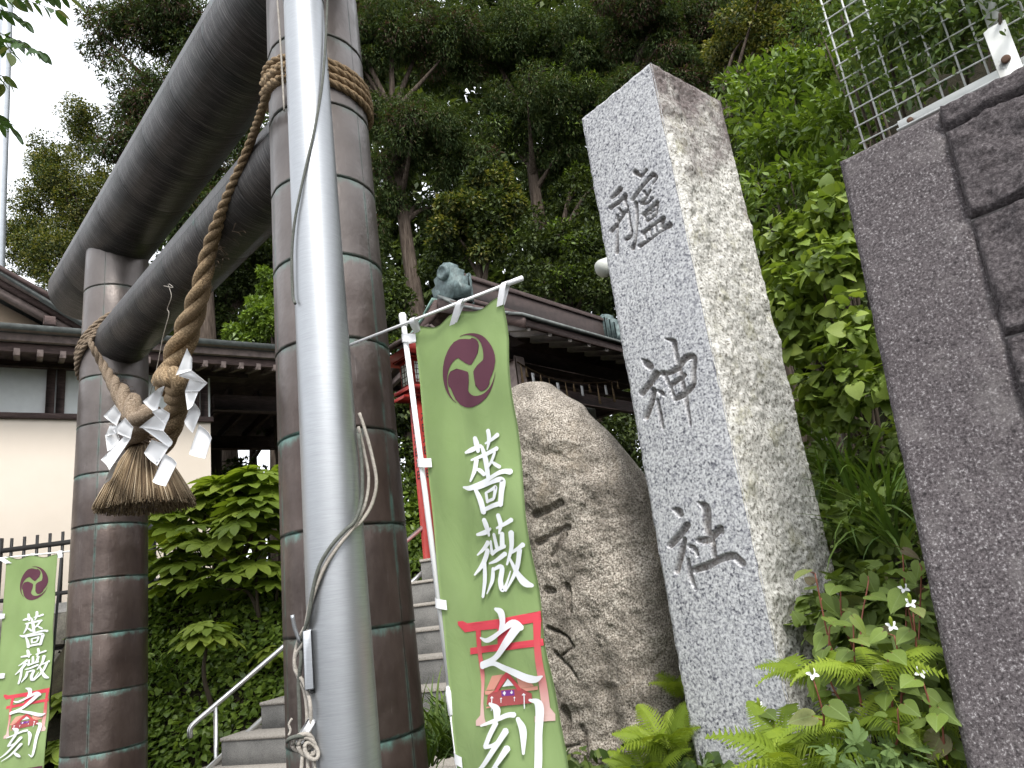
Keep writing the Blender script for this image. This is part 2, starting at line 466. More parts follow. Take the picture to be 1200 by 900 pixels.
    MT['plaster'] = plain('white plaster panel', (.80, .83, .82), .85, var=.04)
    MT['roofcu'] = plain('green copper roof sheet', (.16, .255, .22), .6, .15, bump=.3, bscale=18, var=.35)
    MT['roofgr'] = plain('grey weathered copper shingle', (.125, .135, .13), .6, .1, bump=.4, bscale=40, var=.35)
    MT['oni'] = plain('blue green copper ornament', (.10, .135, .135), .55, .2, bump=.2, bscale=60, var=.5)
    MT['ridge'] = plain('dull brown ridge cladding', (.062, .044, .040), .6, bump=.2, var=.25)
    MT['red'] = plain('red lacquered wood', (.26, .022, .016), .45, bump=.1, var=.2)
    MT['lattice'] = plain('white lattice paper', (.55, .60, .56), .8)
    MT['black'] = plain('black painted iron', (.018, .018, .018), .5)
    MT['gold'] = plain('brass fitting', (.45, .27, .06), .4, .8)
    MT['pale'] = plain('pale weathered enamel', (.46, .47, .43), .5, var=.15, bump=.3, bscale=30)
    MT['pipe'] = plain('galvanised grey pole', (.40, .42, .44), .4, .6, var=.1)
    b = NB('grey granite stair')
    c = b.mix(.6, b.ramp(b.noise(160, 3, .7), [(.35, (.07, .07, .07)), (.6, (.27, .265, .25))]), b.ramp(b.noise(5, 6), [(.3, (.07, .068, .062)), (.7, (.20, .19, .175))]))
    MT['stair'] = b.out(c, .85, 0, b.bump(b.noise(70, 4), .3, .003), .3)
    b = NB('grey granite stair nosing')
    MT['nosing'] = b.out(b.ramp(b.noise(90, 4), [(.3, (.20, .18, .155)), (.7, (.36, .33, .29))]), .85, 0, None, .3)
    b = NB('dark damp soil')
    c = b.ramp(b.noise(5, 8, .7), [(.3, (.010, .009, .006)), (.55, (.030, .026, .016)), (.75, (.022, .040, .012))])
    MT['soil'] = b.out(c, .95, 0, b.bump(b.noise(20, 8, .7), .8, .03), .1)
    MT['asphalt'] = plain('old asphalt', (.05, .05, .05), .9, bump=.6, bscale=120)
    b = NB('mossy retaining stone')
    c = b.ramp(b.noise(6, 7, .7), [(.35, (.035, .033, .028)), (.6, (.13, .12, .10)), (.75, (.07, .09, .03))])
    MT['mossrock'] = b.out(c, .92, 0, b.bump(b.noise(18, 7, .7), .9, .02), .2)
    b = NB('cedar bark')
    g = b.noise(1., 6, .7, b.co((30, 30, 2.5)))
    MT['bark'] = b.out(b.ramp(g, [(.35, (.030, .022, .017)), (.6, (.10, .078, .062)), (.75, (.17, .14, .12))]), .95, 0, b.bump(g, 1., .02), .1)
    b = NB('reddish stem'); MT['stem_red'] = b.out(b.mix(b.noise(20, 2), (.16, .045, .035), (.26, .10, .06)), .6, 0, None, .3)
    MT['stem'] = plain('green plant stem', (.10, .15, .04), .6)
    MT['twig'] = plain('brown twig', (.06, .045, .03), .85)
misc()
def leafmat(key, name, stops, rough=.45, spec=.45, tr=.3, tint=(1., 1., .45), veins=False, bumpy=.15):
    b = NB(name)
    oi = b.N('ShaderNodeObjectInfo')
    r = b.math('FRACT', b.math('ADD', b.attr('rnd'), oi.outputs['Random']))
    c = b.ramp(r, stops)
    c = b.mix(b.ramp(b.noise(14, 3), [(.35, 0), (.7, .3)]), c, stops[0][1])
    nb = b.bump(b.noise(60, 3), bumpy, .003)
    if veins:
        u = b.sep(b.tc.outputs['UV'])
        mid = b.ramp(b.math('ABSOLUTE', b.math('SUBTRACT', u[0], .5)), [(.0, .55), (.035, 0)])
        c = b.mix(mid, c, (.25, .34, .12))
        w = b.N('ShaderNodeTexWave'); w.inputs['Scale'].default_value = 4.5; w.inputs['Distortion'].default_value = 1.2
        vv = b.math('ADD', b.math('MULTIPLY', b.math('ABSOLUTE', b.math('SUBTRACT', u[0], .5)), -1.1), u[1])
        cb = b.N('ShaderNodeCombineXYZ'); b.L(vv, cb.inputs[0]); b.L(cb.outputs[0], w.inputs['Vector'])
        nb = b.bump(w.outputs['Fac'], .35, .004, nb)
    MT[key] = b.out(c, rough, 0, nb, spec, transl=(tr, tint))
leafmat('lf_cedar', 'dark cedar foliage', [(0, (.030, .048, .018)), (.5, (.055, .085, .030)), (.85, (.095, .130, .042)), (1, (.12, .10, .055))], .75, .15, .3)
leafmat('lf_cedar_red', 'rust tinted cedar foliage', [(0, (.045, .034, .026)), (.5, (.10, .065, .050)), (1, (.15, .10, .075))], .8, .1, .25, (1, .8, .6))
leafmat('lf_broad', 'dark evergreen broadleaf', [(0, (.028, .042, .014)), (.6, (.062, .090, .025)), (1, (.115, .15, .038))], .55, .3, .3)
leafmat('lf_olive', 'yellow green young leaves', [(0, (.09, .11, .02)), (.5, (.19, .195, .045)), (1, (.30, .26, .08))], .5, .4, .35)
leafmat('lf_fresh', 'fresh green leaves', [(0, (.070, .12, .018)), (.5, (.145, .225, .032)), (1, (.23, .32, .05))], .42, .5, .35)
leafmat('lf_vine', 'fresh green vine leaves', [(0, (.13, .19, .032)), (.5, (.22, .31, .055)), (1, (.32, .40, .085))], .5, .4, .35, veins=False)
leafmat('lf_fatsia', 'broad glossy fatsia leaves', [(0, (.12, .175, .022)), (.5, (.22, .30, .042)), (1, (.32, .39, .07))], .5, .35, .45)
leafmat('lf_heart', 'heart shaped leaves', [(0, (.10, .145, .030)), (.6, (.165, .235, .042)), (.93, (.20, .28, .055)), (1, (.19, .14, .09))], .5, .4, .3, veins=True)
leafmat('lf_fern', 'yellow green fern fronds', [(0, (.16, .23, .025)), (.5, (.25, .34, .035)), (1, (.34, .42, .06))], .6, .25, .4)
leafmat('lf_grass', 'dark green grass blades', [(0, (.06, .115, .020)), (.5, (.115, .19, .032)), (1, (.19, .27, .05))], .45, .45, .3)
leafmat('lf_azalea', 'small azalea leaves', [(0, (.045, .08, .02)), (.5, (.09, .145, .033)), (1, (.15, .20, .045))], .5, .4, .3)
leafmat('lf_mug', 'grey green lobed weed leaves', [(0, (.10, .16, .05)), (1, (.18, .26, .09))], .65, .25, .3)
leafmat('lf_cherry', 'cherry leaves against the sky', [(0, (.035, .075, .02)), (.7, (.07, .13, .035)), (1, (.14, .15, .06))], .5, .4, .35)

# ================================================================== GROUND
E1, E2 = nrm((.76, .65, 0)), nrm((-.65, .76, 0))      # into the precinct / to the left of it
def hz(x, y):
    p = x * E1[0] + y * E1[1]; q = x * E2[0] + y * E2[1]
    bed = .86 * sstep(.93, .97, p) * (1 - sstep(2.36, 2.40, q)) * sstep(-6, -5.5, q)
    hill = sstep(2.25, 1.2, q) * np.clip(p - 2.35, 0, 6) * 1.0
    plat = 2.0 * sstep(3.4, 4.6, p)
    left = np.clip(.40 + (p - 1.8) * .68 + (q - 6.2) * .85 * sstep(-6.3, -4.0, x), 0.0, 1.85) * sstep(6.02, 6.35, q)
    left = left * (1 - sstep(3.2, 4.0, p)) + sstep(3.2, 4.0, p) * np.maximum(left, 1.8) * sstep(6.02, 6.35, q)
    far = sstep(3.3, 4.6, p)
    z = np.maximum(np.maximum(bed, plat), left) + hill * (1 - 0 * far)
    z = z + np.clip(p - 16, 0, 30) * .25
    return z
def hz1(x, y): return float(hz(np.array([x]), np.array([y]))[0])
xs = np.unique(np.concatenate([np.linspace(-9, 6, 151), np.array([-400, -200, -100, -60, -40, -30, -22, -16, -12, 8, 10, 13, 17, 22, 30, 45, 70, 120, 220, 400.])]))
ys = np.unique(np.concatenate([np.linspace(-2, 11, 131), np.array([-300, -100, -40, -20, -10, -5, 13, 15, 18, 22, 28, 36, 50, 80, 140, 250, 500.])]))
X, Y = np.meshgrid(xs, ys)
Z = hz(X, Y) + .03 * fbm(np.stack([X, Y, X * 0], -1), 1.6, 3) * (hz(X, Y) > .05)
g = put('ground', np.stack([X, Y, Z], -1).reshape(-1, 3), gridF(len(ys), len(xs)), MT['soil'], None, (0, 0, 0), smooth=True)
props(g, kind='structure')
mb = MB().box((-1.0, -3.2, .012), (30, 8, .02), [E2 * -1, E1, UP])
props(mb.build('road', MT['asphalt'], None, loc=(0, 0, 0)), kind='structure')

# ================================================================== TORII
NEAR, FAR = np.array([-.772, 2.984]), np.array([-3.08, 5.23])
TD = nrm(np.append(FAR - NEAR, 0))
torii = thing('torii', 'large brown copper clad torii gate with round columns and crossbeams', 'torii gate', (*NEAR, .3))
def shell(c0, c1, R0, R1, a0, a1, lap=.0036, n=12, ref=None):
    """one curved metal sheet round the axis c0->c1: verts, faces, uv"""
    ax = nrm(c1 - c0); L = np.linalg.norm(c1 - c0)
    ref = np.array([1., 0, 0]) if ref is None else ref
    u = nrm(ref - ax * np.dot(ref, ax)); v = np.cross(ax, u)
    hs_ = [-.003 / L * 0, .0, .012 / L, .5, 1 - .012 / L, 1.0]
    dr = [-.004, lap, lap * .8, .0026, .0020, -.004]
    hs_[0] = 0.0
    V = []; U = []
    ang = np.linspace(a0, a1, n + 1)
    edge = np.zeros(n + 1); edge[0] = edge[-1] = -.0035
    for h, d in zip(hs_, dr):
        R = R0 + (R1 - R0) * h
        rr = R + d + edge * (d > 0)
        V.append(c0 + ax * L * h + rr[:, None] * (np.cos(ang)[:, None] * u + np.sin(ang)[:, None] * v))
        U.append(np.stack([np.linspace(0, 1, n + 1), np.full(n + 1, h)], 1))
    return np.concatenate(V), gridF(len(hs_), n + 1), np.concatenate(U)
def clad(kind, c0, c1, R0, R1, rows, npan, mat, parent, start=0., gap=.006, stag=0., ref=None):
    ax = nrm(c1 - c0)
    core = MB().tube([c0, c1], [R0 - .004, R1 - .004], 40).build(kind, mat, parent, smooth=False)
    for p in core.data.polygons: p.use_smooth = len(p.vertices) == 4
    for i in range(len(rows) - 1):
        h0, h1 = rows[i], rows[i + 1]
        for j in range(npan):
            a0 = start + i * stag + 2 * pi * j / npan; a1 = a0 + 2 * pi / npan
            V, F, U = shell(lerp(c0, c1, h0), lerp(c0, c1, h1), lerp(R0, R1, h0), lerp(R0, R1, h1), a0 + gap, a1 - gap, ref=ref)
            put('copper_panel', V, F, mat, core, smooth=True, uv=U)
    return core
colrows = np.arange(0, 12) / 11.
zt = 4.56
toview = nrm(np.array([-NEAR[0], -NEAR[1], 0]))
clad('column', np.array([*NEAR, .3]), np.array([*NEAR, zt]), .268, .225, colrows, 3, MT['copper'], torii, start=radians(50), ref=toview)
toview2 = nrm(np.array([-FAR[0], -FAR[1], 0]))
clad('column', np.array([*FAR, .1]), np.array([*FAR, zt]), .268, .225, np.arange(0, 13) / 12., 3, MT['copper'], torii, start=radians(-22), ref=toview2)
def A3(v, z): return np.array([v[0], v[1], z])
kb0 = A3(FAR, 4.70) + (A3(FAR, 4.70) - A3(NEAR, 4.90)) / 3.22 * 1.06; kb1 = A3(NEAR, 4.90) - (A3(FAR, 4.70) - A3(NEAR, 4.90)) / 3.22 * 1.25
clad('top_beam', kb0, kb1, .275, .275, np.linspace(0, 1, 12), 2, MT['beam'], torii, start=radians(90), ref=UP)
clad('tie_beam', A3(FAR, 3.73), A3(NEAR, 3.80), .192, .192, np.linspace(0, 1, 7), 2, MT['beam'], torii, start=radians(90), ref=UP)
# small hook on the near column
hk = onplane(304, 124, A3(NEAR, 0) , np.array([TD[1], -TD[0], 0])); toc = nrm(EYE - hk); hk = hk + toc * .28
MB().tube(crom([onplane(303 + a, 120 + b_, hk, toc) for a, b_ in ((0, 0), (1, 8), (4, 17), (9, 19), (16, 18), (17, 16))], 4), .0028, 5).build('hook', MT['black'], torii)

# ================================================================== ROPES
def twisted(path, R, turns, nst=3, seg=None, rs=None, lay=.50, sr=.60, ph=0., fine=9):
    """list of strand tubes (points, radii): a rope along path (n,3) with radius array R"""
    path = np.asarray(path, float)
    d = np.concatenate([[0], np.cumsum(np.linalg.norm(np.diff(path, axis=0), axis=1))])
    seg = seg or int(d[-1] / .012)
    t = np.linspace(0, d[-1], seg)
    P = np.stack([np.interp(t, d, path[:, k]) for k in range(3)], 1)
    Rr = np.interp(t, d, R)
    tg = np.gradient(P, axis=0); tg /= np.linalg.norm(tg, axis=1)[:, None]
    n0 = nrm(np.cross(tg[0], [0.3, .2, .93])); Ns = []
    for i in range(seg):
        n0 = nrm(n0 - tg[i] * np.dot(n0, tg[i])); Ns.append(n0)
    Ns = np.array(Ns); Bs = np.cross(tg, Ns)
    dt = np.gradient(t); tw = np.cumsum(dt / (Rr * turns)) + ph       # pitch follows the radius
    out = []
    for k in range(nst):
        a = tw + 2 * pi * k / nst
        out.append((P + (lay * Rr)[:, None] * (np.cos(a)[:, None] * Ns + np.sin(a)[:, None] * Bs), Rr * sr))
    return out
TN = np.array([TD[1], -TD[0], 0.])            # normal of the gate's plane
if np.dot(TN, EYE - A3(NEAR, 1.5)) < 0: TN = -TN
def tp(x, y, off=0.): return onplane(x, y, A3(NEAR, 0) + TN * off, TN)
rope = thing('straw_rope', 'thick twisted straw rope slung across the torii with a broom-like tassel', 'rope', tp(170, 520, .12))
def rope_part(name, pts, R, mat, turns=1.15, nst=3, n=10, **k):
    b = MB()
    for p_, r_ in twisted(crom(pts, 8), np.interp(np.linspace(0, 1, 8 * (len(pts) - 1) + 1), np.linspace(0, 1, len(R)), R), turns, nst, **k):
        b.tube(p_, r_, n)
    return b.build(name, mat, rope, smooth=True)
rope_part('rope_length', [tp(x, y, o) for x, y, o in ((322, 84, .30), (316, 96, .32), (309, 122, .29), (296, 160, .22), (283, 193, .20), (262, 243, .17), (246, 290, .14), (234, 343, .13), (219, 388, .12), (204, 428, .12), (193, 455, .12))],
          [.020, .0195, .019, .020, .022, .028, .039, .054, .071, .080, .072], MT['rope'], turns=1.25)
rope_part('rope_turn', [tp(x, y, o) for x, y, o in ((186, 447, .13), (194, 441, .22), (208, 446, .22), (207, 470, .10), (203, 492, .06), (196, 513, .04), (188, 528, .04))],
          [.040, .054, .062, .067, .064, .058, .048], MT['rope'], turns=1.3)
rope_part('rope_length', [tp(x, y, o) for x, y, o in ((105, 398, .30), (110, 410, .28), (120, 427, .22), (132, 447, .18), (146, 466, .14), (158, 482, .12), (168, 499, .10), (170, 515, .08))],
          [.018, .021, .028, .042, .068, .090, .090, .065], MT['rope_old'], turns=1.2)
rope_part('knot', [tp(x, y, o) for x, y, o in ((158, 520, .10), (161, 503, .19), (170, 488, .22), (181, 482, .17))], [.055, .072, .070, .055], MT['rope_old'], turns=1.3)
bnd = MB()
tcen = tp(168, 512, .10)
for k in range(4):
    c = tcen + np.array([0, 0, -.012 - .018 * k]); rr = .088 + .004 * k
    ring = [c + rr * (cos(a) * TD + sin(a) * TN) + UP * .012 * sin(a * 2 + k) for a in np.linspace(0, 2 * pi, 26)]
    for p_, r_ in twisted(ring, np.full(26, .012), 1.2, 2, seg=90): bnd.tube(p_, r_, 5)
bnd.build('binding_cord', MT['rope_old'], rope, smooth=True)
# tassel: about 1500 straws
SB = MB(); RND = []
top = tp(169, 522, .10); bot = tp(171, 598, .10); H = np.linalg.norm(top - bot)
r_ = random.Random(3)
for i in range(1700):
    a = r_.uniform(0, 2 * pi); f = sqrt(r_.uniform(.0, 1)) if i % 3 else r_.uniform(.93, 1.0)
    f = max(f, .35)
    fl = 1 + r_.uniform(-.03, .03); tw = r_.gauss(0, .05)
    pts = []
    L = H * (1 + r_.uniform(-.06, .03)) * (1 - .04 * f * f)
    for t in (0, .22, .5, .8, 1.0):
        R = (.075 + (.30 - .075) * (t ** .85)) * f * fl
        aa = a + tw * t
        pts.append(lerp(top, bot, t * L / H) + R * (cos(aa) * TD + sin(aa) * TN * .95) + UP * 0)
    SB.tube(pts, [.0035, .0042, .0042, .004, .003], 3)
    RND += [min(1, max(0, r_.gauss(.52, .24)))] * 15
t_ = SB.build('straw_tassel', MT['straw'], rope, rnd=RND); props(t_, kind='stuff')
MB().lathe(top, bot - top, [(.05, .0), (.10, .1), (.17, .25), (.235, H * .82), (.22, H * .9)], 24).build('tassel_core', MT['wood_l'], rope, smooth=True)
fr = MB()
for i in range(50):                            # loose ends along the rope
    k = r_.random(); px = 240 + 30 * (1 - k) + r_.uniform(-6, 10); py = 340 - 70 * (1 - k)
    if i % 2: px, py = r_.uniform(128, 160), 0; py = 430 + (px - 128) * 1.3
    b0 = tp(px, py, .16); dd = nrm([r_.gauss(0, 1), r_.gauss(0, 1) * .6 - .4, r_.gauss(0, .6)])
    fr.tube(crom([b0, b0 + dd * .04, b0 + dd * r_.uniform(.045, .06) - UP * .015], 2), .0016, 3)
fr.build('loose_straw', MT['straw'], rope)
# coils round both columns
def coils(c, z, R, n, pitch, rad, mat, tilt=(0, 0, 0), label='coil'):
    b = MB()
    for k in range(n):
        pts = []
        for a in np.linspace(0, 2 * pi, 49):
            d = np.array([cos(a), sin(a), 0]); off = np.dot(d, tilt)
            pts.append(np.array([*c, z + k * pitch + off]) + d * (R + rad * .9 + .004 * sin(3 * a + k)) + UP * .006 * sin(2 * a + k * 1.7))
        for p_, q_ in twisted(pts, np.full(49, rad), 1.2, 3, seg=170): b.tube(p_, q_, 7)
    return b.build('rope_coil', mat, rope, smooth=True)
coils(NEAR, 3.915, .229, 4, .036, .018, MT['rope'], tilt=tuple(-.05 * np.array([c_r[0], 0, 0])))
coils(FAR, 3.70, .238, 3, .045, .020, MT['rope_old'], tilt=(.20, -.06, 0))
b = MB()                                          # the half hitch hanging beside the near column
for p0, p1, p2 in (((309, 98), (319, 88), (330, 80)), ((309, 110), (320, 98), (331, 92))):
    for p_, q_ in twisted(crom([tp(*p0, .30), tp(*p1, .33), tp(*p2, .33)], 6), np.full(13, .020), 1.2, 3): b.tube(p_, q_, 8)
b.build('rope_coil', MT['rope'], rope, smooth=True)
# thin wire hanging from the tie beam
wv = thing('hanging_wire', 'thin pale wire dangling from the lower torii beam behind the rope', 'wire', tp(200, 330, .2))
MB().tube(crom([tp(x, y, .22) for x, y in ((192, 335), (203, 337), (197, 333), (201, 347), (196, 362), (198, 368), (191, 395), (184, 430), (176, 462))], 4), .0022, 4).build('wire', MT['cord'], wv)

# ---- zigzag paper streamers; every fold is a sheet of its own
ZT = lambda x, y: (100 + x / 4.094, 400 + y / 4.094)
def shide(label, panels, off, place):
    o = thing('paper_streamer', label, 'paper streamer', tp(*ZT(*panels[0][0]), off), 'white zigzag paper streamers on the rope')
    for k, q in enumerate(panels):
        dz = .03 * (k % 2) ; n = len(q)
        c = [tp(*ZT(*p), off + dz + (.022 if i in (1, 2) else -.012) * (1 if k % 2 else -1)) for i, p in enumerate(q)]
        # bilinear patch with a soft belly
        G = []
        for v in np.linspace(0, 1, 6):
            for u in np.linspace(0, 1, 6):
                p = lerp(lerp(c[0], c[1], u), lerp(c[3], c[2], u), v)
                G.append(p + TN * .012 * sin(pi * u) * sin(pi * v * .9 + k))
        G = np.array(G); F = gridF(6, 6); nb_ = len(G)
        V = np.vstack([G, G - TN * .0012])
        E_ = list(range(6)) + [6 * i + 5 for i in range(1, 6)] + [35 - i for i in range(1, 6)] + [6 * i for i in range(4, 0, -1)]
        FF = [tuple(f) for f in F] + [tuple(int(i) + nb_ for i in f[::-1]) for f in F] + [(E_[i], E_[(i + 1) % len(E_)], E_[(i + 1) % len(E_)] + nb_, E_[i] + nb_) for i in range(len(E_))]
        put('paper_fold', V, FF, MT['paper'], o, smooth=False)
    return o
shide('white zigzag paper streamer hanging from the thick rope, farthest right', [
    [(487, 34), (512, 80), (510, 143), (434, 163)], [(446, 166), (510, 140), (586, 200), (500, 182)],
    [(500, 180), (586, 200), (545, 240), (478, 240)], [(478, 240), (540, 245), (518, 300), (490, 330)],
    [(518, 292), (551, 350), (515, 440), (474, 385)], [(545, 400), (605, 465), (575, 563), (496, 540)]], .26, '')
shide('white zigzag paper streamer in front of the tassel, nearest the middle of the rope', [
    [(352, 225), (379, 215), (340, 348), (275, 288)], [(320, 340), (366, 322), (404, 345), (380, 398)],
    [(338, 350), (402, 362), (374, 432), (257, 414)], [(268, 412), (374, 430), (418, 480), (400, 509)],
    [(318, 472), (402, 506), (345, 597), (281, 536)], [(380, 540), (438, 588), (385, 696), (322, 672)]], .40, '')
shide('small white paper streamer left of the knot, upper one of the left pair', [
    [(140, 304), (172, 350), (150, 405), (86, 358)], [(118, 400), (152, 405), (150, 440), (95, 455)],
    [(95, 450), (145, 425), (165, 470), (106, 528)]], .30, '')
shide('white paper streamer against the left side of the tassel, lower of the left pair', [
    [(190, 366), (229, 412), (216, 470), (130, 428)], [(190, 452), (218, 466), (115, 618), (74, 568)],
    [(118, 612), (158, 575), (130, 640), (88, 686)]], .34, '')

# ================================================================== ALUMINIUM POLE
PX, PY = -.656, 2.40
pole = thing('flagpole', 'tall brushed aluminium flagpole standing before the near torii column', 'flagpole', (PX, PY, 0))
b = MB(); n = 64
b.tube([(PX, PY, z) for z in np.linspace(0, 6, 13)], np.linspace(.113, .064, 13), n, cap=True)
o = b.build('shaft', MT['alu'], pole, smooth=True)
rz = at(352, 5, PY)[2]
MB().lathe((PX, PY, rz), UP, [(.0832, -.002), (.0842, 0), (.0842, .006), (.0832, .008)], 48).build('joint_ring', MT['alu'], pole, smooth=True)
vw = nrm(np.array([PX, PY, 0]) * -1); lf = np.array([-vw[1], vw[0], 0])
if lf[0] > 0: lf = -lf
def pp(x, y, extra=.012):
    """point on the pole surface seen at pixel"""
    d = nrm(ray(x, y)); t = 1.5
    lo = None
    for _ in range(1300):
        p = EYE + d * t; R = .113 + (.064 - .113) * p[2] / 6 + extra
        if np.hypot(p[0] - PX, p[1] - PY) < R: return p
        t += .004
        if t > 6.2: break
    # beside the pole: closest approach
    k = (PX * d[0] + PY * d[1]) / (d[0] ** 2 + d[1] ** 2); return EYE + d * k
MB().tube(crom([pp(x, y) for x, y in ((384, -14), (382, 40), (378, 95), (370, 145), (361, 185), (352, 225), (345, 262), (342, 300), (343, 345), (346, 356))], 5), .0052, 7).build('halyard', MT['cord_dark'], pole, smooth=True)
MB().tube(crom([pp(x, y, .006) for x, y in ((324, -14), (328, 40), (331, 90), (333, 130))], 4), .004, 6).build('halyard', MT['cord'], pole, smooth=True)
for k, (pts, mt_, rad) in enumerate([
    (((421, 484), (428, 505), (436, 535), (441, 565), (436, 590), (424, 610), (408, 625), (390, 648), (374, 675), (364, 705), (358, 735)), 'cord', .0062),
    (((420, 500), (427, 530), (432, 560), (428, 590), (414, 618), (398, 638), (382, 662), (370, 690), (361, 720), (357, 740)), 'cord', .0055),
    (((420, 508), (424, 545), (424, 585), (416, 610), (404, 622), (388, 640), (374, 664), (366, 695), (361, 725), (353, 750)), 'cord_dark', .0062),
    (((357, 735), (349, 752), (345, 775), (350, 795), (357, 812), (360, 840), (358, 870), (354, 900)), 'cord', .0060),
    (((361, 738), (358, 750), (347, 768), (346, 785), (356, 800), (363, 822), (364, 846), (361, 868)), 'cord', .0060),
    (((350, 744), (353, 770), (350, 800), (351, 830), (352, 858), (358, 880)), 'cord_dark', .0065)]):
    MB().tube(crom([pp(x, y, .010 + .006 * (k % 3)) - vw * 0 for x, y in pts], 5), rad, 7).build('halyard', MT[mt_], pole, smooth=True)
# cleat block, cleat horn, pulley clasp
cb = pp(364, 772, .002)
MB().box(cb + lf * .006 + vw * .008, (.030, .045, .175), [lf, vw, UP], .004).build('cleat_plate', MT['alu'], pole)
MB().tube(crom([pp(352, 752) + vw * .03, pp(350, 735) + vw * .035 + lf * .01, pp(348, 720) + vw * .04 + lf * .012], 4), .0065, 8).build('cleat_horn', MT['alu'], pole, smooth=True)
MB().box(pp(366, 802, .004) + vw * .006, (.014, .012, .05), [lf, vw, UP], .002).build('cleat_bolt', MT['black'], pole)
kc = pp(360, 858) + vw * .035
ax_ = nrm(UP + lf * -.75); b_ax = np.cross(ax_, vw)
MB().box(kc + ax_ * .012 + lf * .01, (.026, .018, .075), [nrm(b_ax), vw, ax_], .005).build('plastic_clasp', MT['white_tape'], pole)
b = MB()
for k in range(3):
    c = kc + lf * (.012 - .012 * k) - UP * (.022 + .012 * k) + vw * .008 * k; R = .030 - .004 * k
    b.tube([c + R * (cos(a) * nrm(lf + UP * .3 * k) + sin(a) * nrm(UP * .8 + vw * (.5 - .4 * k))) for a in np.linspace(0, 2 * pi, 22)], .0065, 6)
b.build('cord_knot', MT['cord'], pole, smooth=True)
MB().tube([kc + lf * .03 - UP * .012 + .026 * (cos(a) * lf + sin(a) * nrm(UP * .6 + vw)) for a in np.linspace(0, 5.4, 20)], .006, 6).build('cord_knot', MT['cord_dark'], pole, smooth=True)
MB().tube(crom([kc + lf * .04 + UP * .05, kc + lf * .050 + UP * .035, kc + lf * .046 + UP * .018, kc + lf * .052 + UP * .005], 4), .004, 6).build('cord_end', MT['cord'], pole, smooth=True)
for zz in (-.03, -.055, -.09, -.13): pass
b = MB()
for dx in (-.014, 0, .014): b.tube(crom([kc + lf * dx - UP * .05, kc + lf * dx * 1.4 - UP * .12 + vw * .01, kc + lf * dx - UP * .26], 4), .006, 6)
b.build('halyard', MT['cord'], pole, smooth=True)
for x, y in ((333, 87), (384, 82)):
    MB().lathe(pp(x, y, 0), vw, [(.0035, 0), (.0035, .004), (.002, .005)], 8).build('rivet', MT['black'], pole)

# ================================================================== STROKES (letters)
# centre lines (x, y, width) in drawing units; one list per brush stroke
BARA = [  # upper letter, then the second one
 [(225,133,20),(234,165,26),(243,202,16)], [(180,206,12),(212,192,24),(256,172,16)], [(292,98,22),(299,140,24),(290,192,8)],
 [(278,162,10),(318,142,18),(352,120,22)], [(212,242,10),(278,216,20),(352,186,22)], [(260,176,16),(284,240,28),(303,326,26)],
 [(238,240,22),(232,292,20),(213,344,10)], [(236,282,8),(258,292,20),(280,312,20)], [(340,205,16),(322,245,18),(294,284,10)],
 [(318,248,8),(345,262,18),(372,276,18)], [(174,372,10),(222,374,26),(318,327,20),(384,298,22),(420,298,28)],
 [(236,376,14),(260,430,24),(276,494,26)], [(246,378,14),(330,347,20),(384,338,28),(382,400,26),(378,458,24)], [(276,480,20),(330,462,22),(382,448,24)],
 [(290,398,16),(298,444,18)], [(292,398,12),(340,378,18),(352,376,22),(342,426,16)], [(298,440,14),(340,428,16)],
 [(276,526,22),(290,562,28),(302,604,14)], [(238,600,14),(280,588,24),(316,570,14)], [(366,503,22),(378,548,22),(368,594,8)],
 [(356,568,10),(396,548,18),(434,526,22)], [(294,636,26),(266,668,18),(234,698,8)], [(290,674,28),(262,736,24),(220,794,8)],
 [(268,738,20),(272,820,24),(266,898,18)], [(312,630,16),(318,690,22)], [(338,596,20),(352,660,22)], [(384,590,20),(380,660,24)],
 [(318,692,20),(350,672,18),(392,652,20)], [(298,738,8),(345,722,18),(394,688,22)], [(326,760,20),(322,820,22),(292,882,8)],
 [(324,768,14),(372,752,22),(366,820,24),(376,862,22),(392,840,14),(416,772,6)], [(430,586,30),(426,660,22),(398,742,10)],
 [(424,684,14),(462,664,18),(492,644,24)], [(472,668,26),(450,764,24),(392,868,8)], [(408,702,10),(446,768,24),(490,826,34),(522,842,18)]]
NOKOKU = [
 [(342,134,14),(372,152,36),(384,195,34),(376,242,30)], [(264,274,8),(300,286,24),(372,244,22),(440,200,34),(476,226,30)],
 [(458,222,40),(402,300,36),(340,368,28),(262,404,26)], [(264,402,20),(266,420,22)], [(262,412,26),(330,396,24),(400,420,30),(470,452,36),(530,470,36),(566,456,8)],
 [(314,586,12),(348,612,34),(350,662,24)], [(276,692,10),(340,668,20),(400,642,24),(440,638,26)],
 [(348,678,24),(324,730,22),(302,790,22)], [(300,792,20),(336,784,18),(372,760,18)], [(402,712,34),(352,790,28),(290,880,20),(238,925,6)],
 [(416,792,34),(372,860,26),(320,920,16),(262,962,6)], [(356,876,14),(398,922,30),(424,952,16)],
 [(456,654,18),(478,712,28),(482,826,10)], [(508,568,12),(544,596,34),(540,740,32),(548,880,32),(546,960,26),(536,986,10)], [(536,980,14),(498,942,8)]]
H_A = [[0.00114755, -0.000108995, 0.0223716], [0.000356558, -0.000665423, 2.22114], [0.000293683, 5.41283e-05, 1.0]]
H_B = [[0.0010989, -0.000104375, -0.0639319], [0.000341444, -0.000637217, 1.60589], [0.000281234, 5.18339e-05, 1.0]]
H_D = [[0.00141241, -0.000134152, -0.196956], [0.000438855, -0.000819008, 2.99202], [0.000361467, 6.66216e-05, 1.0]]
H_E = [[0.000878455, -8.34363e-05, 0.0253509], [0.000272948, -0.000509386, 1.59708], [0.000224817, 4.14356e-05, 1.0]]
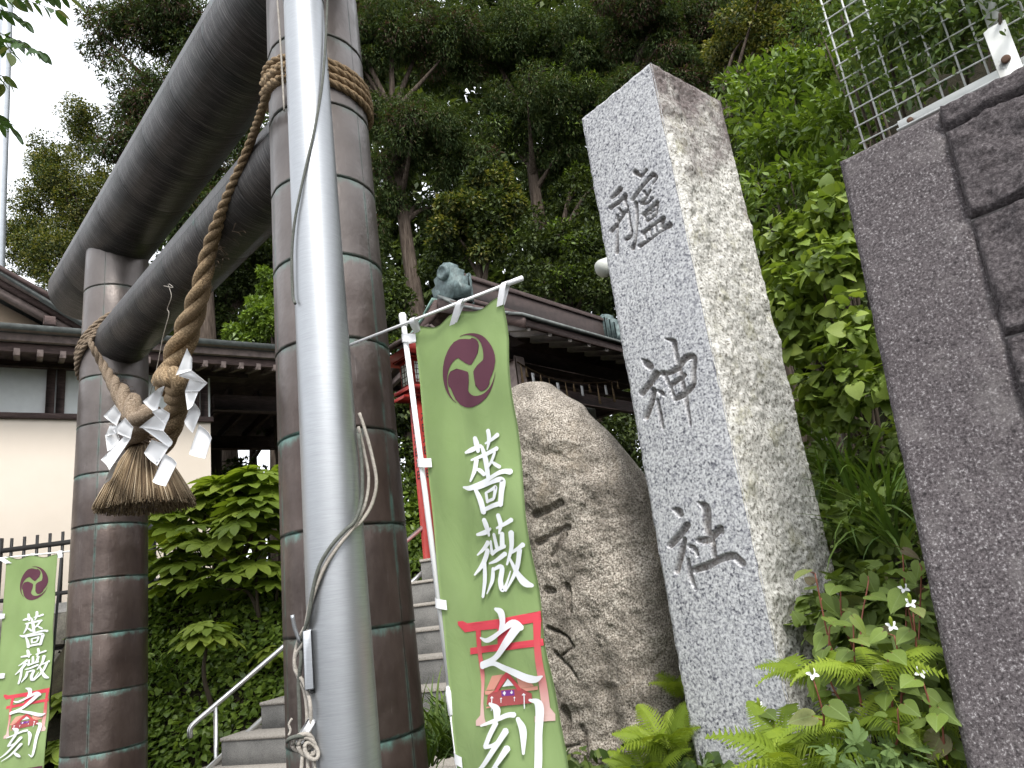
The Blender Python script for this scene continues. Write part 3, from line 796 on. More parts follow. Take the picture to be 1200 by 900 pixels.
def hmap(H, P):
    P = np.asarray(P, float); q = np.c_[P[:, :2], np.ones(len(P))] @ np.array(H).T
    return q[:, :2] / q[:, 2:3]
def strip(st, per=6):
    c = crom(np.array(st, float), per); t = np.gradient(c[:, :2], axis=0); t /= np.linalg.norm(t, axis=1)[:, None] + 1e-9
    n_ = np.stack([-t[:, 1], t[:, 0]], 1); w = np.abs(c[:, 2:3]) / 2
    c0 = c[0, :2] - t[0] * w[0] * .6; c1 = c[-1, :2] + t[-1] * w[-1] * .6     # soft ends
    ctr = np.vstack([c0, c[:, :2], c1]); nn = np.vstack([n_[:1], n_, n_[-1:]]); ww = np.vstack([w[:1] * .35, w, w[-1:] * .35])
    return ctr + nn * ww, ctr - nn * ww
def tomoe():
    out = []
    for a0 in (103, 218, -18):
        st = []
        for t in np.linspace(0, 1, 26):
            if t < .22:
                k = t / .22; ang = a0 - 40 + 36 * k; w = .74 * sqrt(max(0, 1 - (1 - k) ** 2)); rad = .50
            else:
                k = (t - .22) / .78; ang = a0 - 4 + 142 * k; w = .74 * (1 - k) ** 1.45 + .012; rad = lerp(.50, 1 - w / 2, float(sstep(0, .30, k)))
            st.append((rad * cos(radians(ang)), rad * sin(radians(ang)), w))
        st = np.array(st)
        t_ = np.gradient(st[:, :2], axis=0); t_ /= np.linalg.norm(t_, axis=1)[:, None]; n_ = np.stack([-t_[:, 1], t_[:, 0]], 1)
        A, B = st[:, :2] + n_ * st[:, 2:] / 2, st[:, :2] - n_ * st[:, 2:] / 2
        rr = np.linalg.norm(A, axis=1); A *= np.minimum(1, 1 / np.maximum(rr, 1e-9))[:, None]
        rr = np.linalg.norm(B, axis=1); B *= np.minimum(1, 1 / np.maximum(rr, 1e-9))[:, None]
        f = lambda Q: np.stack([415 + 113 * Q[:, 0] + 12 * Q[:, 1], 535 - 168 * Q[:, 1]], 1)
        out.append((f(A), f(B)))
    return out
GATE = [[(78,242),(104,240),(126,254),(330,226),(430,206),(560,181),(628,160),(632,235),(575,240),(330,282),(210,294),(112,308),(80,264)],
        [(140,400),(320,374),(640,332),(640,374),(320,414),(142,438)],
        [(320,280),(430,262),(405,372),(320,376)]]
POSTS = [[(176,292),(214,290),(214,440),(224,560),(228,720),(246,804),(264,850),(190,852),(188,822),(214,792),(206,600),(190,440)],
         [(534,236),(580,232),(584,370),(598,560),(610,750),(640,790),(640,828),(530,834),(530,798),(566,782),(560,560),(546,370)]]
HOUSE = [('ink_pink', [(276,562),(356,548),(300,640),(240,646)]), ('ink_pink', [(430,552),(502,560),(538,618),(452,628)]),
         ('ink_pink', [(232,650),(306,644),(306,668),(236,672)]), ('ink_pink', [(462,628),(556,618),(556,640),(470,648)]),
         ('ink_dark', [(300,646),(470,630),(524,660),(526,716),(300,742),(256,724),(256,676)]),
         ('ink_red', [(380,532),(396,548),(470,640),(444,644),(382,568),(322,652),(298,656),(352,560)]),
         ('ink_white', [(384,574),(418,614),(350,622)]), ('ink_violet', [(344,646),(420,640),(422,672),(346,678)]),
         ('ink_white', [(352,660),(362,646),(370,658),(362,674)]), ('ink_white', [(394,656),(404,642),(412,654),(404,668)]),
         ('ink_pink', [(254,740),(524,708),(524,716),(254,748)]), ('ink_pink', [(254,722),(524,694),(524,698),(254,727)]),
         ('ink_white', [(276,690),(288,676),(300,688),(292,689),(292,762),(286,762),(286,690)]), ('ink_white', [(336,694),(344,684),(350,692),(345,694),(345,716),(341,716),(341,694)]),
         ('ink_white', [(416,688),(423,678),(430,686),(425,688),(425,706),(421,706),(421,688)]), ('ink_white', [(470,670),(482,656),(496,668),(488,669),(488,748),(482,748),(482,670)])]

# ================================================================== BANNERS
def tess(poly):
    from mathutils.geometry import tessellate_polygon
    return tessellate_polygon([[Vector((p[0], p[1], 0)) for p in poly]])
def subdiv(P, T, lim=.02):
    """split triangles until edges are short enough to follow the cloth"""
    P = [tuple(p) for p in P]; T = [tuple(t) for t in T]
    for _ in range(6):
        out = []; cache = {}; ch = False
        def mid(a, b_):
            k = (min(a, b_), max(a, b_))
            if k not in cache: cache[k] = len(P); P.append(tuple((np.array(P[a]) + np.array(P[b_])) / 2))
            return cache[k]
        big = [max(np.hypot(P[t[i]][0] - P[t[(i + 1) % 3]][0], P[t[i]][1] - P[t[(i + 1) % 3]][1]) for i in range(3)) > lim for t in T]
        if not any(big): break
        for t in T:
            a, b_, c = t; x, y, z = mid(a, b_), mid(b_, c), mid(c, a)
            out += [(a, x, z), (x, b_, y), (z, y, c), (x, y, z)]
        T = out
    return np.array(P), np.array(T)
def banner(root, P0, D, ztop, zbot, wid, amp, k, detail, seed, shear=0.):
    """cloth + everything printed on it. s,z (metres of the near banner) -> world; k scales the whole"""
    D = nrm(D); Nn = np.array([D[1], -D[0], 0]);
    if np.dot(Nn, EYE - P0) < 0: Nn = -Nn
    def S_(s, z, off=0.):
        s = np.asarray(s, float); z = np.asarray(z, float); t = (2.563 - z)
        w = amp * (.62 * np.sin(s * 13 + t * 2.3 + seed) * np.minimum(1, t * 1.5 + .1) + .5 * np.sin(s * 6 - t * 3.7 + seed * 2) * np.minimum(1, t) + .28 * np.sin(s * 31 + t * 9 + 1.3) * np.exp(-t * 2.2) + .22 * np.sin(t * 14 - s * 9 + seed) + .16 * np.sin(s * 44 + t * 17 + 2 * np.sin(t * 5)) * np.minimum(1, .3 + t))
        w = w + amp * .5 * fbm(np.stack([s * 3, z * 1.4, s * 0 + seed], -1), 1.7, 3)
        w = w * np.minimum(1, .25 + 6 * s / 1.0)
        sag = -.028 * (np.sin(np.clip(s / wid, 0, 1) * pi * 2) ** 2) * np.exp(-t * 9)
        P = P0 + np.asarray(s)[..., None] * k * D + (w * k + off)[..., None] * Nn
        P = P + ((z + sag - 2.563) * k + (ztop))[..., None] * UP + (shear * t * k)[..., None] * D
        return P
    ns, nz = 36, 140
    s = np.linspace(0, wid, ns); z = np.linspace(2.563, zbot, nz); SS, ZZ = np.meshgrid(s, z)
    drop = .040 * SS / wid
    V = S_(SS, ZZ - drop * np.exp(-(2.563 - ZZ) * 5)).reshape(-1, 3)
    V2 = V - Nn * .0012; N0 = len(V); F = gridF(nz, ns)
    E_ = [(i, i + 1) for i in range(ns - 1)] + [(i * ns + ns - 1, (i + 1) * ns + ns - 1) for i in range(nz - 1)] + [((nz - 1) * ns + i + 1, (nz - 1) * ns + i) for i in range(ns - 1)] + [((i + 1) * ns, i * ns) for i in range(nz - 1)]
    FF = np.vstack([F, F[:, ::-1] + N0, np.array([(a, b_, b_ + N0, a + N0) for a, b_ in E_])])
    cloth = put('cloth', np.vstack([V, V2]), FF, MT['cloth'], root, smooth=True)
    cnt = [0]
    def emit(name, H, polys, mat, uvz=None):
        Vs = []; Fs = []; U = []; n0 = 0
        for P, T in polys:
            q = hmap(H, P) if H is not None else np.asarray(P)
            q, T = subdiv(q, T, .03)
            cnt[0] += 1
            q[:, 1] = np.maximum(q[:, 1], zbot + .003)
            q[:, 0] = np.clip(q[:, 0], .002, wid - .002)
            v = S_(q[:, 0], q[:, 1] , np.full(len(q), .0016 + .00016 * cnt[0]))
            Vs.append(v); Fs += [tuple(int(i) + n0 for i in t) for t in T]; n0 += len(v)
            U.append(np.stack([q[:, 0], (q[:, 1] - (uvz[0] if uvz else 0)) / ((uvz[1] - uvz[0]) if uvz else 1)], 1))
        me = put(name, np.concatenate(Vs), Fs, mat, cloth, smooth=True, uv=np.concatenate(U))
        return me
    def strips(lst):
        out = []
        for A, B in lst:
            n_ = len(A); P = np.vstack([A, B]); T = []
            for i in range(n_ - 1): T += [(i, i + 1, n_ + i + 1), (i, n_ + i + 1, n_ + i)]
            out.append((P, T))
        return out
    def polys(l): return [(np.array(p, float), tess(p)) for p in l]
    emit('crest_print', H_D, strips(tomoe()), MT['ink_purple'])
    emit('gate_print', H_E, polys(GATE), MT['ink_fade'], (.60, 1.10) if True else None)
    emit('gate_print', H_E, polys(POSTS), MT['ink_fade'], (1.13, 1.60))
    for mt_ in ('ink_pink', 'ink_dark', 'ink_red', 'ink_violet', 'ink_white'):
        emit('shrine_print', H_E, polys([p for k_, p in HOUSE if k_ == mt_]), MT[mt_])
    emit('lettering', H_A, strips([strip(s_) for s_ in BARA]), MT['ink_white'])
    emit('lettering', H_B, strips([strip(s_) for s_ in NOKOKU]), MT['ink_white'])
    # the dark band and roses at the foot of the banner
    if zbot < .85:
        zb = .885
        emit('dark_band_print', None, [(np.array([(0.003, zbot + .004), (wid - .003, zbot + .004), (wid - .003, zb + .01), (.003, zb - .005)]), [(0, 1, 2), (0, 2, 3)])], MT['ink_purple'])
        rp = []
        for (cx, cz, R) in ((.22, .80, .085), (.32, .79, .05), (.10, .74, .06), (.30, .70, .06), (.2, .68, .05)):
            for (dx, dz, q) in ((0, 0, .8), (-.55, .1, .6), (.5, .15, .6), (-.2, .5, .55), (.25, .5, .5), (0, -.5, .6)):
                cc = np.array([cx + dx * R, cz + dz * R * .8]); pts = [cc + R * q * np.array([cos(a), sin(a)]) * (1 + .1 * sin(3 * a + cx * 40)) for a in np.linspace(0, 2 * pi, 14, endpoint=False)]
                rp.append((np.array(pts), tess(pts)))
        emit('rose_print', None, rp, MT['ink_rose'])
    return S_, D, Nn
# ---- near banner
BP0 = np.array([-.348, 2.60, 0]); BD = nrm((.359, -.30, 0))
ban = thing('banner', 'tall light green banner on a white pole in front of the boulder, nearest the camera', 'banner', (-.385, 2.612, 0.), 'green vertical banners')
Sf, BD, BN = banner(ban, BP0, BD, 2.563, .70, .455, .020, 1.0, 1, .7)
polex = lambda z: np.array([-.393 + .055 * (2.6 - z) / 1.6, 2.612, z])
MB().tube([polex(z) for z in (0.0, .6, 1.245)], .0135, 16).build('pole', MT['white_pl'], ban, smooth=True)
MB().tube([polex(z) for z in (1.21, 2.0, 2.60)], .0105, 16).build('pole', MT['white_pl'], ban, smooth=True)
jz = at(525, 838, 2.6)[2]; jz2 = at(522, 808, 2.6)[2]
d_ = nrm(polex(2.6) - polex(0))
MB().lathe(polex(jz), d_, [(.0145, -.004), (.0175, 0), (.0175, jz2 - jz - .01), (.014, jz2 - jz), (.0125, jz2 - jz + .008)], 18).build('pole_clamp', MT['white_pl'], ban, smooth=True)
MB().lathe(polex(2.575), d_, [(.0135, 0), (.0145, .004), (.0145, .030), (.0150, .032), (.0150, .048), (.012, .055)], 18).build('pole_cap', MT['white_pl'], ban, smooth=True)
armL, armR = at(408, 405, 2.76), at(612, 326, 2.245)
MB().tube([armL, lerp(armL, armR, .93)], .0058, 12).build('arm', MT['white_pl'], ban, smooth=True)
MB().tube([lerp(armL, armR, .915), armR], .0095, 14).build('arm_cap', MT['white_pl'], ban, smooth=True)
armd = nrm(armR - armL)
def armpt(x):
    best = min(np.linspace(0, 1, 400), key=lambda t: abs(cam_px(lerp(armL, armR, t))[0] - x)); return lerp(armL, armR, best)
def cam_px(p):
    d = np.asarray(p) - EYE; z = d @ c_f; return 600 + FPX * (d @ c_r) / z, 450 - FPX * (d @ c_u) / z
def tab(a, b_, wv_, thick=.012, name='fabric_tab'):
    """a folded strap: two layers from a (round the tube) to b (sewn on the cloth)"""
    a, b_ = np.asarray(a, float), np.asarray(b_, float); l = nrm(b_ - a); n_ = nrm(np.cross(l, wv_)); wv_ = nrm(wv_) * np.linalg.norm(wv_)
    prof = [(b_ + n_ * .004), (lerp(a, b_, .5) + n_ * thick * .8), (a + n_ * thick), (a - l * thick), (a - n_ * thick), (lerp(a, b_, .5) - n_ * thick * .8), (b_ - n_ * .006)]
    c = crom(prof, 3); V = np.vstack([c - wv_ / 2, c + wv_ / 2]); n0 = len(c)
    inner = c * .0 + c - 0; Fq = [(i, i + 1, n0 + i + 1, n0 + i) for i in range(n0 - 1)]
    return put(name, V, Fq, MT['white_tape'], ban, smooth=True)
for px_, s_ in ((540, .21), (592, .445)):
    p = armpt(px_); q = Sf(np.array([s_]), np.array([2.563 - .055 - .02 * s_ / .45]), np.array([.004]))[0]
    tab(p, q, armd * .028)
q = Sf(np.array([.02]), np.array([2.535]), np.array([.004]))[0]
tab(armpt(484), q, armd * .026)
for yy in (397, 543, 707, 888):
    x0, x1 = {397: (474, 488), 543: (490, 508), 707: (507, 529), 888: (527, 546)}[yy]
    zz = at(x0, yy, 2.612)[2]; a = polex(zz)
    q = Sf(np.array([.035 if yy > 400 else .012]), np.array([zz - .012]), np.array([.004]))[0]
    tab(a, q, UP * .033, .016)
# hem stitched edge
# ---- far banner
sc_ = 1.0; fY = 5.75
fp = at(8, 652, fY)
fb = thing('banner', 'smaller looking green banner at the far left, in front of the black railing', 'banner', (fp[0], fp[1], fp[2] - 2.3), 'green vertical banners')
FS, FD, FN = banner(fb, np.array([fp[0], fp[1], 0]), nrm((.99, -.06, 0)), fp[2], .72, .455, .020, .945, 1, 2.9, shear=-.015)
fa = lambda x, y, Y=fY: at(x, y, Y)
ban = fb
MB().tube([fa(-9, 655), fa(82, 646)], .0058, 8).build('arm', MT['white_pl'], fb, smooth=True)
MB().tube([fa(-6, 648), fa(-14, 905), fa(-16, 960)], .012, 10).build('pole', MT['white_pl'], fb, smooth=True)
for px_ in (39, 71):
    tab(fa(px_, 653 - (px_ - 8) * .1), fa(px_ - 1, 660 - (px_ - 8) * .1, fY - .01), np.array([.035, 0, 0]), .01)
tab(fa(2, 655), fa(10, 660, fY - .01), np.array([.05, 0, 0]), .012)
for yy in (722, 792): tab(fa(-8, yy), fa(5, yy, fY - .01), UP * .035, .012)

# ================================================================== CARVED GRANITE PILLAR
KC = np.array([0.685, 2.30, 0]); KD1 = nrm((-.649, .760, 0)); KD2 = nrm((.760, .649, 0)); KN1 = -KD2; KN2 = -KD1
KN1 = np.array([-KD1[1], KD1[0], 0]);
if np.dot(KN1, -KC) < 0: KN1 = -KN1
KN2 = np.array([-KD2[1], KD2[0], 0])
if np.dot(KN2, -KC) < 0: KN2 = -KN2
RO = [  # first letter
 [(182,288,44),(150,325,38),(112,362,22)], [(222,338,30),(178,388,30),(104,440,36)], [(224,336,36),(226,412,22)], [(176,448,26),(205,505,28)],
 [(112,626,38),(150,580,28),(206,500,24),(250,428,12)], [(160,500,22),(160,650,20),(154,800,36)], [(240,420,20),(262,550,22),(274,655,26),(232,694,36)],
 [(180,470,14),(236,476,14)], [(306,150,48),(345,182,24)], [(396,132,26),(350,186,22)], [(448,168,42),(400,222,28),(340,292,30),(282,372,32)],
 [(446,168,38),(476,192,30),(444,248,12)], [(378,306,28),(398,350,18)], [(426,298,22),(396,352,22),(352,400,34)], [(446,358,20),(408,400,18),(362,404,30)],
 [(310,402,38),(320,550,22),(306,700,22),(284,766,40)], [(480,395,36),(430,442,26),(368,492,28)], [(482,396,32),(478,470,24),(468,502,20)],
 [(374,496,24),(400,548,22)], [(468,500,22),(402,548,20)], [(430,446,16),(434,522,16)], [(394,502,12),(470,452,14)],
 [(532,524,42),(470,564,24),(368,642,36)], [(532,526,36),(518,596,30)], [(374,642,22),(392,690,18)], [(420,606,16),(438,668,16)], [(468,572,16),(482,640,16)],
 [(342,748,36),(430,692,22),(520,624,22),(582,580,52)]]
SHIN = [[(82,248,12),(122,284,60),(150,308,58)], [(198,368,62),(150,442,50),(82,526,50)], [(178,500,46),(165,590,44),(116,722,46)], [(212,504,20),(236,518,38),(258,536,26)],
 [(208,578,28),(230,700,36),(250,806,28)], [(276,84,14),(338,104,44),(352,170,42),(382,300,40),(408,420,36),(440,580,40),(476,784,20)],
 [(246,362,46),(300,362,38),(370,322,50),(440,236,54),(506,238,46),(500,350,44),(494,464,44),(402,544,50),(348,578,30)], [(268,380,34),(310,470,32),(352,572,28)], [(330,452,40),(424,378,42)]]
YASHIRO = [[(122,150,12),(168,166,60),(186,196,52)], [(240,282,60),(190,352,56),(106,442,58)], [(216,400,48),(195,520,50),(158,656,50)], [(258,448,30),(300,470,42),(326,522,30)],
 [(250,560,30),(272,700,44),(312,798,22)], [(328,95,12),(388,132,68),(402,200,70),(408,330,66),(448,430,50),(466,560,40)],
 [(332,402,44),(400,402,70),(470,350,60),(508,306,56),(524,344,36)], [(306,642,60),(400,612,66),(480,570,60),(560,540,66),(624,532,60),(692,592,60)]]
S1 = [[-2261.64, -507.43, 2371.04], [1688.44, -2780.11, 8306.98], [0.407874, 0.150772, 1.0]]
S2 = [[-2374.54, -549.164, 2094.24], [1109.83, -2994.0, 6888.38], [0.407874, 0.150772, 1.0]]
S3 = [[-2461.8, -581.074, 1888.62], [574.16, -3195.59, 5579.44], [0.407874, 0.150772, 1.0]]
def carve(a, z, sets):
    """depth 0..1 of the cut letters at face coordinates (a, z), plus how much floor is reached"""
    out = np.zeros_like(a)
    for H, strokes, soft in sets:
        q = hmap(H, np.stack([a.ravel(), z.ravel()], 1)).reshape(a.shape + (2,))
        x, y = q[..., 0], q[..., 1]
        box = (x > -20) & (x < 780) & (y > -20) & (y < 960)
        xi, yi = x[box], y[box]; best = np.full(xi.shape, 1e9)
        for st in strokes:
            c = crom(np.array(st, float), 5)
            for i in range(len(c) - 1):
                p, r = c[i], c[i + 1]; d = r[:2] - p[:2]; L2 = d @ d + 1e-9
                t = np.clip(((xi - p[0]) * d[0] + (yi - p[1]) * d[1]) / L2, 0, 1)
                dd = np.hypot(xi - p[0] - t * d[0], yi - p[1] - t * d[1]) - (p[2] + (r[2] - p[2]) * t) / 2
                best = np.minimum(best, dd)
        out[box] = np.maximum(out[box], 1 - sstep(-soft, soft * .25, best))
    return out
pil = thing('stone_pillar', 'tall square pillar of pale granite with three large carved characters', 'stone pillar', (*KC[:2], .8))
ZB, ZT_ = .78, 3.392
def kface(D, Nn, wid, na, nz, disp, zb=ZB, zt=ZT_):
    a = np.linspace(0, wid, na); z = np.linspace(zb, zt, nz); A, Zz = np.meshgrid(a, z)
    d = disp(A, Zz); return A, Zz, d, KC + A[..., None] * D + Zz[..., None] * UP + d[..., None] * Nn
W1, W2 = .386, .452
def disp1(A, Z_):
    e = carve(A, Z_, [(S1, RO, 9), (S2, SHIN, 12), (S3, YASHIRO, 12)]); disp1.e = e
    ed = np.minimum(np.minimum(A, W1 - A), ZT_ - Z_)
    P = np.stack([A, Z_, A * 0], -1)
    return -.021 * e + .0006 * fbm(P, 90, 2) * (ed > .008) - .0055 * sstep(.012, 0, ed) * (1 + .9 * vnoise(P, 26) + .6 * vnoise(P, 70, 3))
A, Zz, d, V1 = kface(KD1, KN1, W1, 124, 840, disp1)
def disp2(A, Z_):
    ed = np.minimum(np.minimum(A, W2 - A), (ZT_ - Z_) * 1.2); P = np.stack([A, Z_, A * 0 + 3], -1)
    return (.015 * fbm(P, 8, 5, 5, .58) + .010 * np.abs(fbm(P, 26, 3, 9)) + .004) * sstep(0, .03, ed) - .004 * sstep(.010, 0, ed) * (1 + 1.2 * vnoise(P, 30, 3))
A2, Z2, d2, V2 = kface(KD2, KN2, W2, 90, 500, disp2)
# the drawn front face belongs to the same stone: jagged shared arris on the corner
n1 = V1.shape[0] * V1.shape[1]; n2 = V2.shape[0] * V2.shape[1]
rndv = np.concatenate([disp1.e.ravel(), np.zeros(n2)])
F1 = gridF(V1.shape[0], V1.shape[1]); F2 = gridF(V2.shape[0], V2.shape[1]) + n1
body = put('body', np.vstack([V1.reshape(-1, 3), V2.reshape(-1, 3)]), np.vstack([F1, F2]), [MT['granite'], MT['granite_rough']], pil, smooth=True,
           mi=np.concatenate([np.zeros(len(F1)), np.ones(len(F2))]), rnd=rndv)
c0, c1_, c2, c3 = KC, KC + KD1 * W1, KC + KD1 * W1 + KD2 * W2, KC + KD2 * W2
b = MB(); e_ = .045
q = [c0 + (KD1 + KD2) * e_, c1_ + (-KD1 + KD2) * e_, c2 - (KD1 + KD2) * e_, c3 + (KD1 - KD2) * e_]
b.add([p + UP * zz for zz in (ZB - .3, ZT_ - .004) for p in q], [(0, 1, 5, 4), (1, 2, 6, 5), (2, 3, 7, 6), (3, 0, 4, 7), (4, 5, 6, 7), (3, 2, 1, 0)])
b.build('core', MT['granite_rough'], pil)

# ================================================================== ROCK with worn carved letters
RO_, RDr = np.array([.10, 2.95, 0]), nrm((.95, -.31, 0)); RN = np.array([RDr[1], -RDr[0], 0])
if np.dot(RN, -RO_) < 0: RN = -RN
R1 = [[1813.45, -255.304, 656.647], [-324.206, -1912.89, 3743.32], [-0.12338, 0.111795, 1.0]]
R2 = [[1619.56, -232.728, 534.206], [-189.735, -1791.29, 2530.35], [-0.12338, 0.111795, 1.0]]
RK1 = [[(40,246,50),(120,214,50),(208,166,52)], [(60,430,44),(150,380,46),(246,326,50)], [(232,374,44),(200,440,44),(152,520,30)], [(120,740,60),(160,748,40)], [(248,708,40),(262,780,48),(272,880,40)]]
RK2 = [[(60,80,30),(130,110,22),(180,140,20),(212,196,20)], [(212,190,18),(140,244,16)], [(100,230,30),(150,280,22),(200,330,20),(240,392,12)], [(146,560,50),(164,620,50),(160,700,50)], [(246,660,30),(268,740,40),(280,880,30)], [(120,800,24),(250,766,20)]]
outl = np.array([(-.30, .75), (-.31, 1.1), (-.30, 1.5), (-.29, 1.9), (-.275, 2.2), (-.24, 2.36), (-.17, 2.42), (-.09, 2.435), (0.0, 2.415), (.05, 2.372), (.09, 2.33), (.15, 2.28), (.18, 2.222), (.25, 2.13), (.30, 2.045), (.345, 1.965), (.385, 1.88), (.40, 1.76), (.415, 1.625), (.42, 1.47), (.41, 1.311), (.39, 1.134), (.36, .95), (.33, .75), (.2, .6), (-.1, .58), (-.25, .6)])
oc = crom(np.vstack([outl, outl[:1]]), 16)[:-1]
cen = np.array([.04, 1.5]); nr = 150
rr_ = np.concatenate([np.linspace(0, .9, nr - 30), np.linspace(.9, 1, 31)[1:]])
P2 = cen + rr_[:, None, None] * (oc - cen)[None]
aa, zz = P2[..., 0], P2[..., 1]
prof = np.sqrt(np.clip(1 - rr_ ** 5, 0, 1))[:, None]
P3 = np.stack([aa, zz, aa * 0], -1)
ecar = carve(aa, zz, [(R1, RK1, 10), (R2, RK2, 10)])
dep = .20 * prof + prof * (.036 * fbm(P3, 2.6, 5, 3) + .014 * (.4 - np.abs(fbm(P3, 5.5, 4, 31))) + .014 * fbm(P3, 14, 5, 8, .6)) - .024 * ecar
# a shallow dressed panel step and a diagonal ridge like the photographed face
dep = dep + .022 * sstep(0, .10, (zz - 2.02) - (-.35) * (aa - .1) + .05 * vnoise(P3, 4)) * prof - .030 * np.exp(-((aa - .11) ** 2 / .0012 + np.clip(1.25 - zz, 0, 9) ** 2 * 0)) * sstep(1.35, 1.0, zz)
Vf = RO_ + aa[..., None] * RDr + zz[..., None] * UP + (dep - .20)[..., None] * RN
Vb = RO_ + (cen[0] + (aa - cen[0]) * .97)[..., None] * RDr + zz[..., None] * UP + (-.20 - .22 * prof * np.ones_like(aa))[..., None] * RN
na_ = len(oc)
def polF(off):
    i = np.arange((nr - 1) * na_); r, c = i // na_, i % na_
    return np.stack([r * na_ + c, r * na_ + (c + 1) % na_, (r + 1) * na_ + (c + 1) % na_, (r + 1) * na_ + c], 1) + off
n0 = nr * na_
i = np.arange(na_); rim = np.stack([(nr - 1) * na_ + i, (nr - 1) * na_ + (i + 1) % na_, n0 + (nr - 1) * na_ + (i + 1) % na_, n0 + (nr - 1) * na_ + i], 1)
rock = put('carved_rock', np.vstack([Vf.reshape(-1, 3), Vb.reshape(-1, 3)]), np.vstack([polF(0), polF(n0)[:, ::-1], rim]), MT['rock'], None, (.1, 2.95, .6), smooth=True,
           rnd=np.concatenate([ecar.ravel(), np.zeros(n0)]))
props(rock, 'big natural brown boulder with worn carved letters between banner and granite pillar', 'boulder')

# ================================================================== DARK STONE WALL at the right
WA = np.array([.971, 1.75, 2.555]); WD = nrm((.697, -.717, 0)); WN0 = np.array([-.717, -.697, 0]); WT = nrm(np.array([0, 0, 1.50]) - WN0 * .278)   # up the battered face
WNn = nrm(np.cross(WD, WT));
if np.dot(WNn, -WA) < 0: WNn = -WNn
def wp(a, h, d=0.): return WA + np.asarray(a)[..., None] * WD + np.asarray(h)[..., None] * WT + np.asarray(d)[..., None] * WNn
wall = thing('stone_wall', 'dark grey stone wall with a smooth dressed corner at the right edge', 'stone wall', (*WA[:2], .8))
def wblock(name, a0, a1, h0, h1, dfun, mat, step=.007, depth=.35, proud=0.):
    na, nh = max(4, int((a1 - a0) / step)), max(4, int((h1 - h0) / step))
    a = np.linspace(a0, a1, na); h = np.linspace(h0, h1, nh); A, Hh = np.meshgrid(a, h)
    ed = np.minimum(np.minimum(A - a0, a1 - A), np.minimum(Hh - h0, h1 - Hh))
    d = dfun(A, Hh, ed) + proud
    V = wp(A, Hh, d); B = wp(np.array([a0, a1, a1, a0]), np.array([h0, h0, h1, h1]), np.full(4, -depth))
    n_ = na * nh; F = [tuple(f) for f in gridF(nh, na)]
    e0 = list(range(na)); e1_ = [(i + 1) * na - 1 for i in range(nh)]; e2 = [(nh - 1) * na + i for i in range(na)][::-1]; e3 = [i * na for i in range(nh)][::-1]
    F += [tuple(e0[::-1]) + (n_, n_ + 1), tuple(e1_[::-1]) + (n_ + 1, n_ + 2), tuple(e2[::-1]) + (n_ + 2, n_ + 3), tuple(e3[::-1]) + (n_ + 3, n_), (n_, n_ + 3, n_ + 2, n_ + 1)]
    return put(name, np.vstack([V.reshape(-1, 3), B]), F, mat, wall, smooth=False if step > .02 else True)
def d_smooth(A, Hh, ed):
    P = np.stack([A, Hh, A * 0 + 7], -1)
    pit = np.clip(vnoise(P, 45, 4) - .62, 0, 1) * -.02
    return .0018 * fbm(P, 60, 3, 2) + .004 * fbm(P, 6, 3, 6) + pit - .010 * sstep(.014, 0, ed) * (1 + .6 * vnoise(P, 30, 1))
def d_rough(A, Hh, ed):
    P = np.stack([A, Hh, A * 0 + 17], -1)
    return (.010 + .016 * fbm(P, 9, 6, 21, .62) + .014 * np.abs(fbm(P, 30, 4, 4))) * sstep(0, .010, ed) - .010 * sstep(.007, 0, ed)
wblock('dressed_corner_stone', 0, .256, -1.95, 0, d_smooth, MT['andesite'], .0065, .30)
joints = [0, -.075, -.335, -.64, -1.0, -1.4, -1.9]
for k in range(6):
    cuts = [.2562] + ([.62, 1.05, 1.5] if k % 2 else [.80, 1.25, 1.5])
    for j in range(len(cuts) - 1):
        wblock('stone_block', cuts[j] + (.004 if j else 0), cuts[j + 1], joints[k + 1] + .004, joints[k] - .001, d_rough, MT['andesite_rough'], .009 if j == 0 else .03, .28, .004)
V = wp(np.array([.256, 1.5, 1.5, .256]), np.array([-1.95, -1.95, -.002, -.002]), np.full(4, -.006)); V2 = wp(np.array([.256, 1.5, 1.5, .256]), np.array([-1.95, -1.95, -.002, -.002]), np.full(4, -.26))
put('mortar', np.vstack([V, V2]), [(0, 1, 2, 3), (7, 6, 5, 4), (0, 4, 5, 1), (1, 5, 6, 2), (2, 6, 7, 3), (3, 7, 4, 0)], MT['mortar'], wall)
# ---- white mesh fence on top
fen = thing('mesh_fence', 'white welded mesh fence panel standing on the dark stone wall', 'fence', (*wp(.35, 0., -.1)[:2], 2.555))
WH = nrm(-WN0)                                    # back into the wall
fb0 = WA + WD * .150 + WH * .045 + UP * .012
b = MB().box(fb0 + WD * .65 + UP * .004, (1.3, .034, .005), [WD, WH, UP]); b.build('rail_foot', MT['fence_w'], fen)
MB().box(fb0 + WD * .65 + WH * .017 + UP * .024, (1.3, .005, .036), [WD, WH, UP]).build('bottom_rail', MT['fence_w'], fen)
def wpx(x, y, back): return onplane(x, y, WA + WH * back, WH)
pb, pt = wpx(1181, 74, .03), wpx(1158, 12, .03)
pa = float(np.dot(pb - WA, WD))
for k in range(2):
    c = WA + WD * (pa + k * .9) + WH * .03
    MB().box(c + UP * .075, (.048, .006, .15), [WD, WH, UP], .001).build('post', MT['fence_w'], fen)
    MB().box(c + UP * .5 + WH * .052, (.03, .04, 1.0), [WD, WH, UP]).build('post_web', MT['fence_w'], fen)
    MB().lathe(c + UP * .050 - WH * .003, -WH, [(.008, 0), (.010, .001), (.010, .006), (.006, .007)], 12).build('bolt', MT['rust'], fen)
MB().lathe(fb0 + WD * .03 + WH * .012 + UP * .026, -WH, [(.006, 0), (.008, .001), (.008, .004)], 10).build('bolt', MT['rust'], fen)
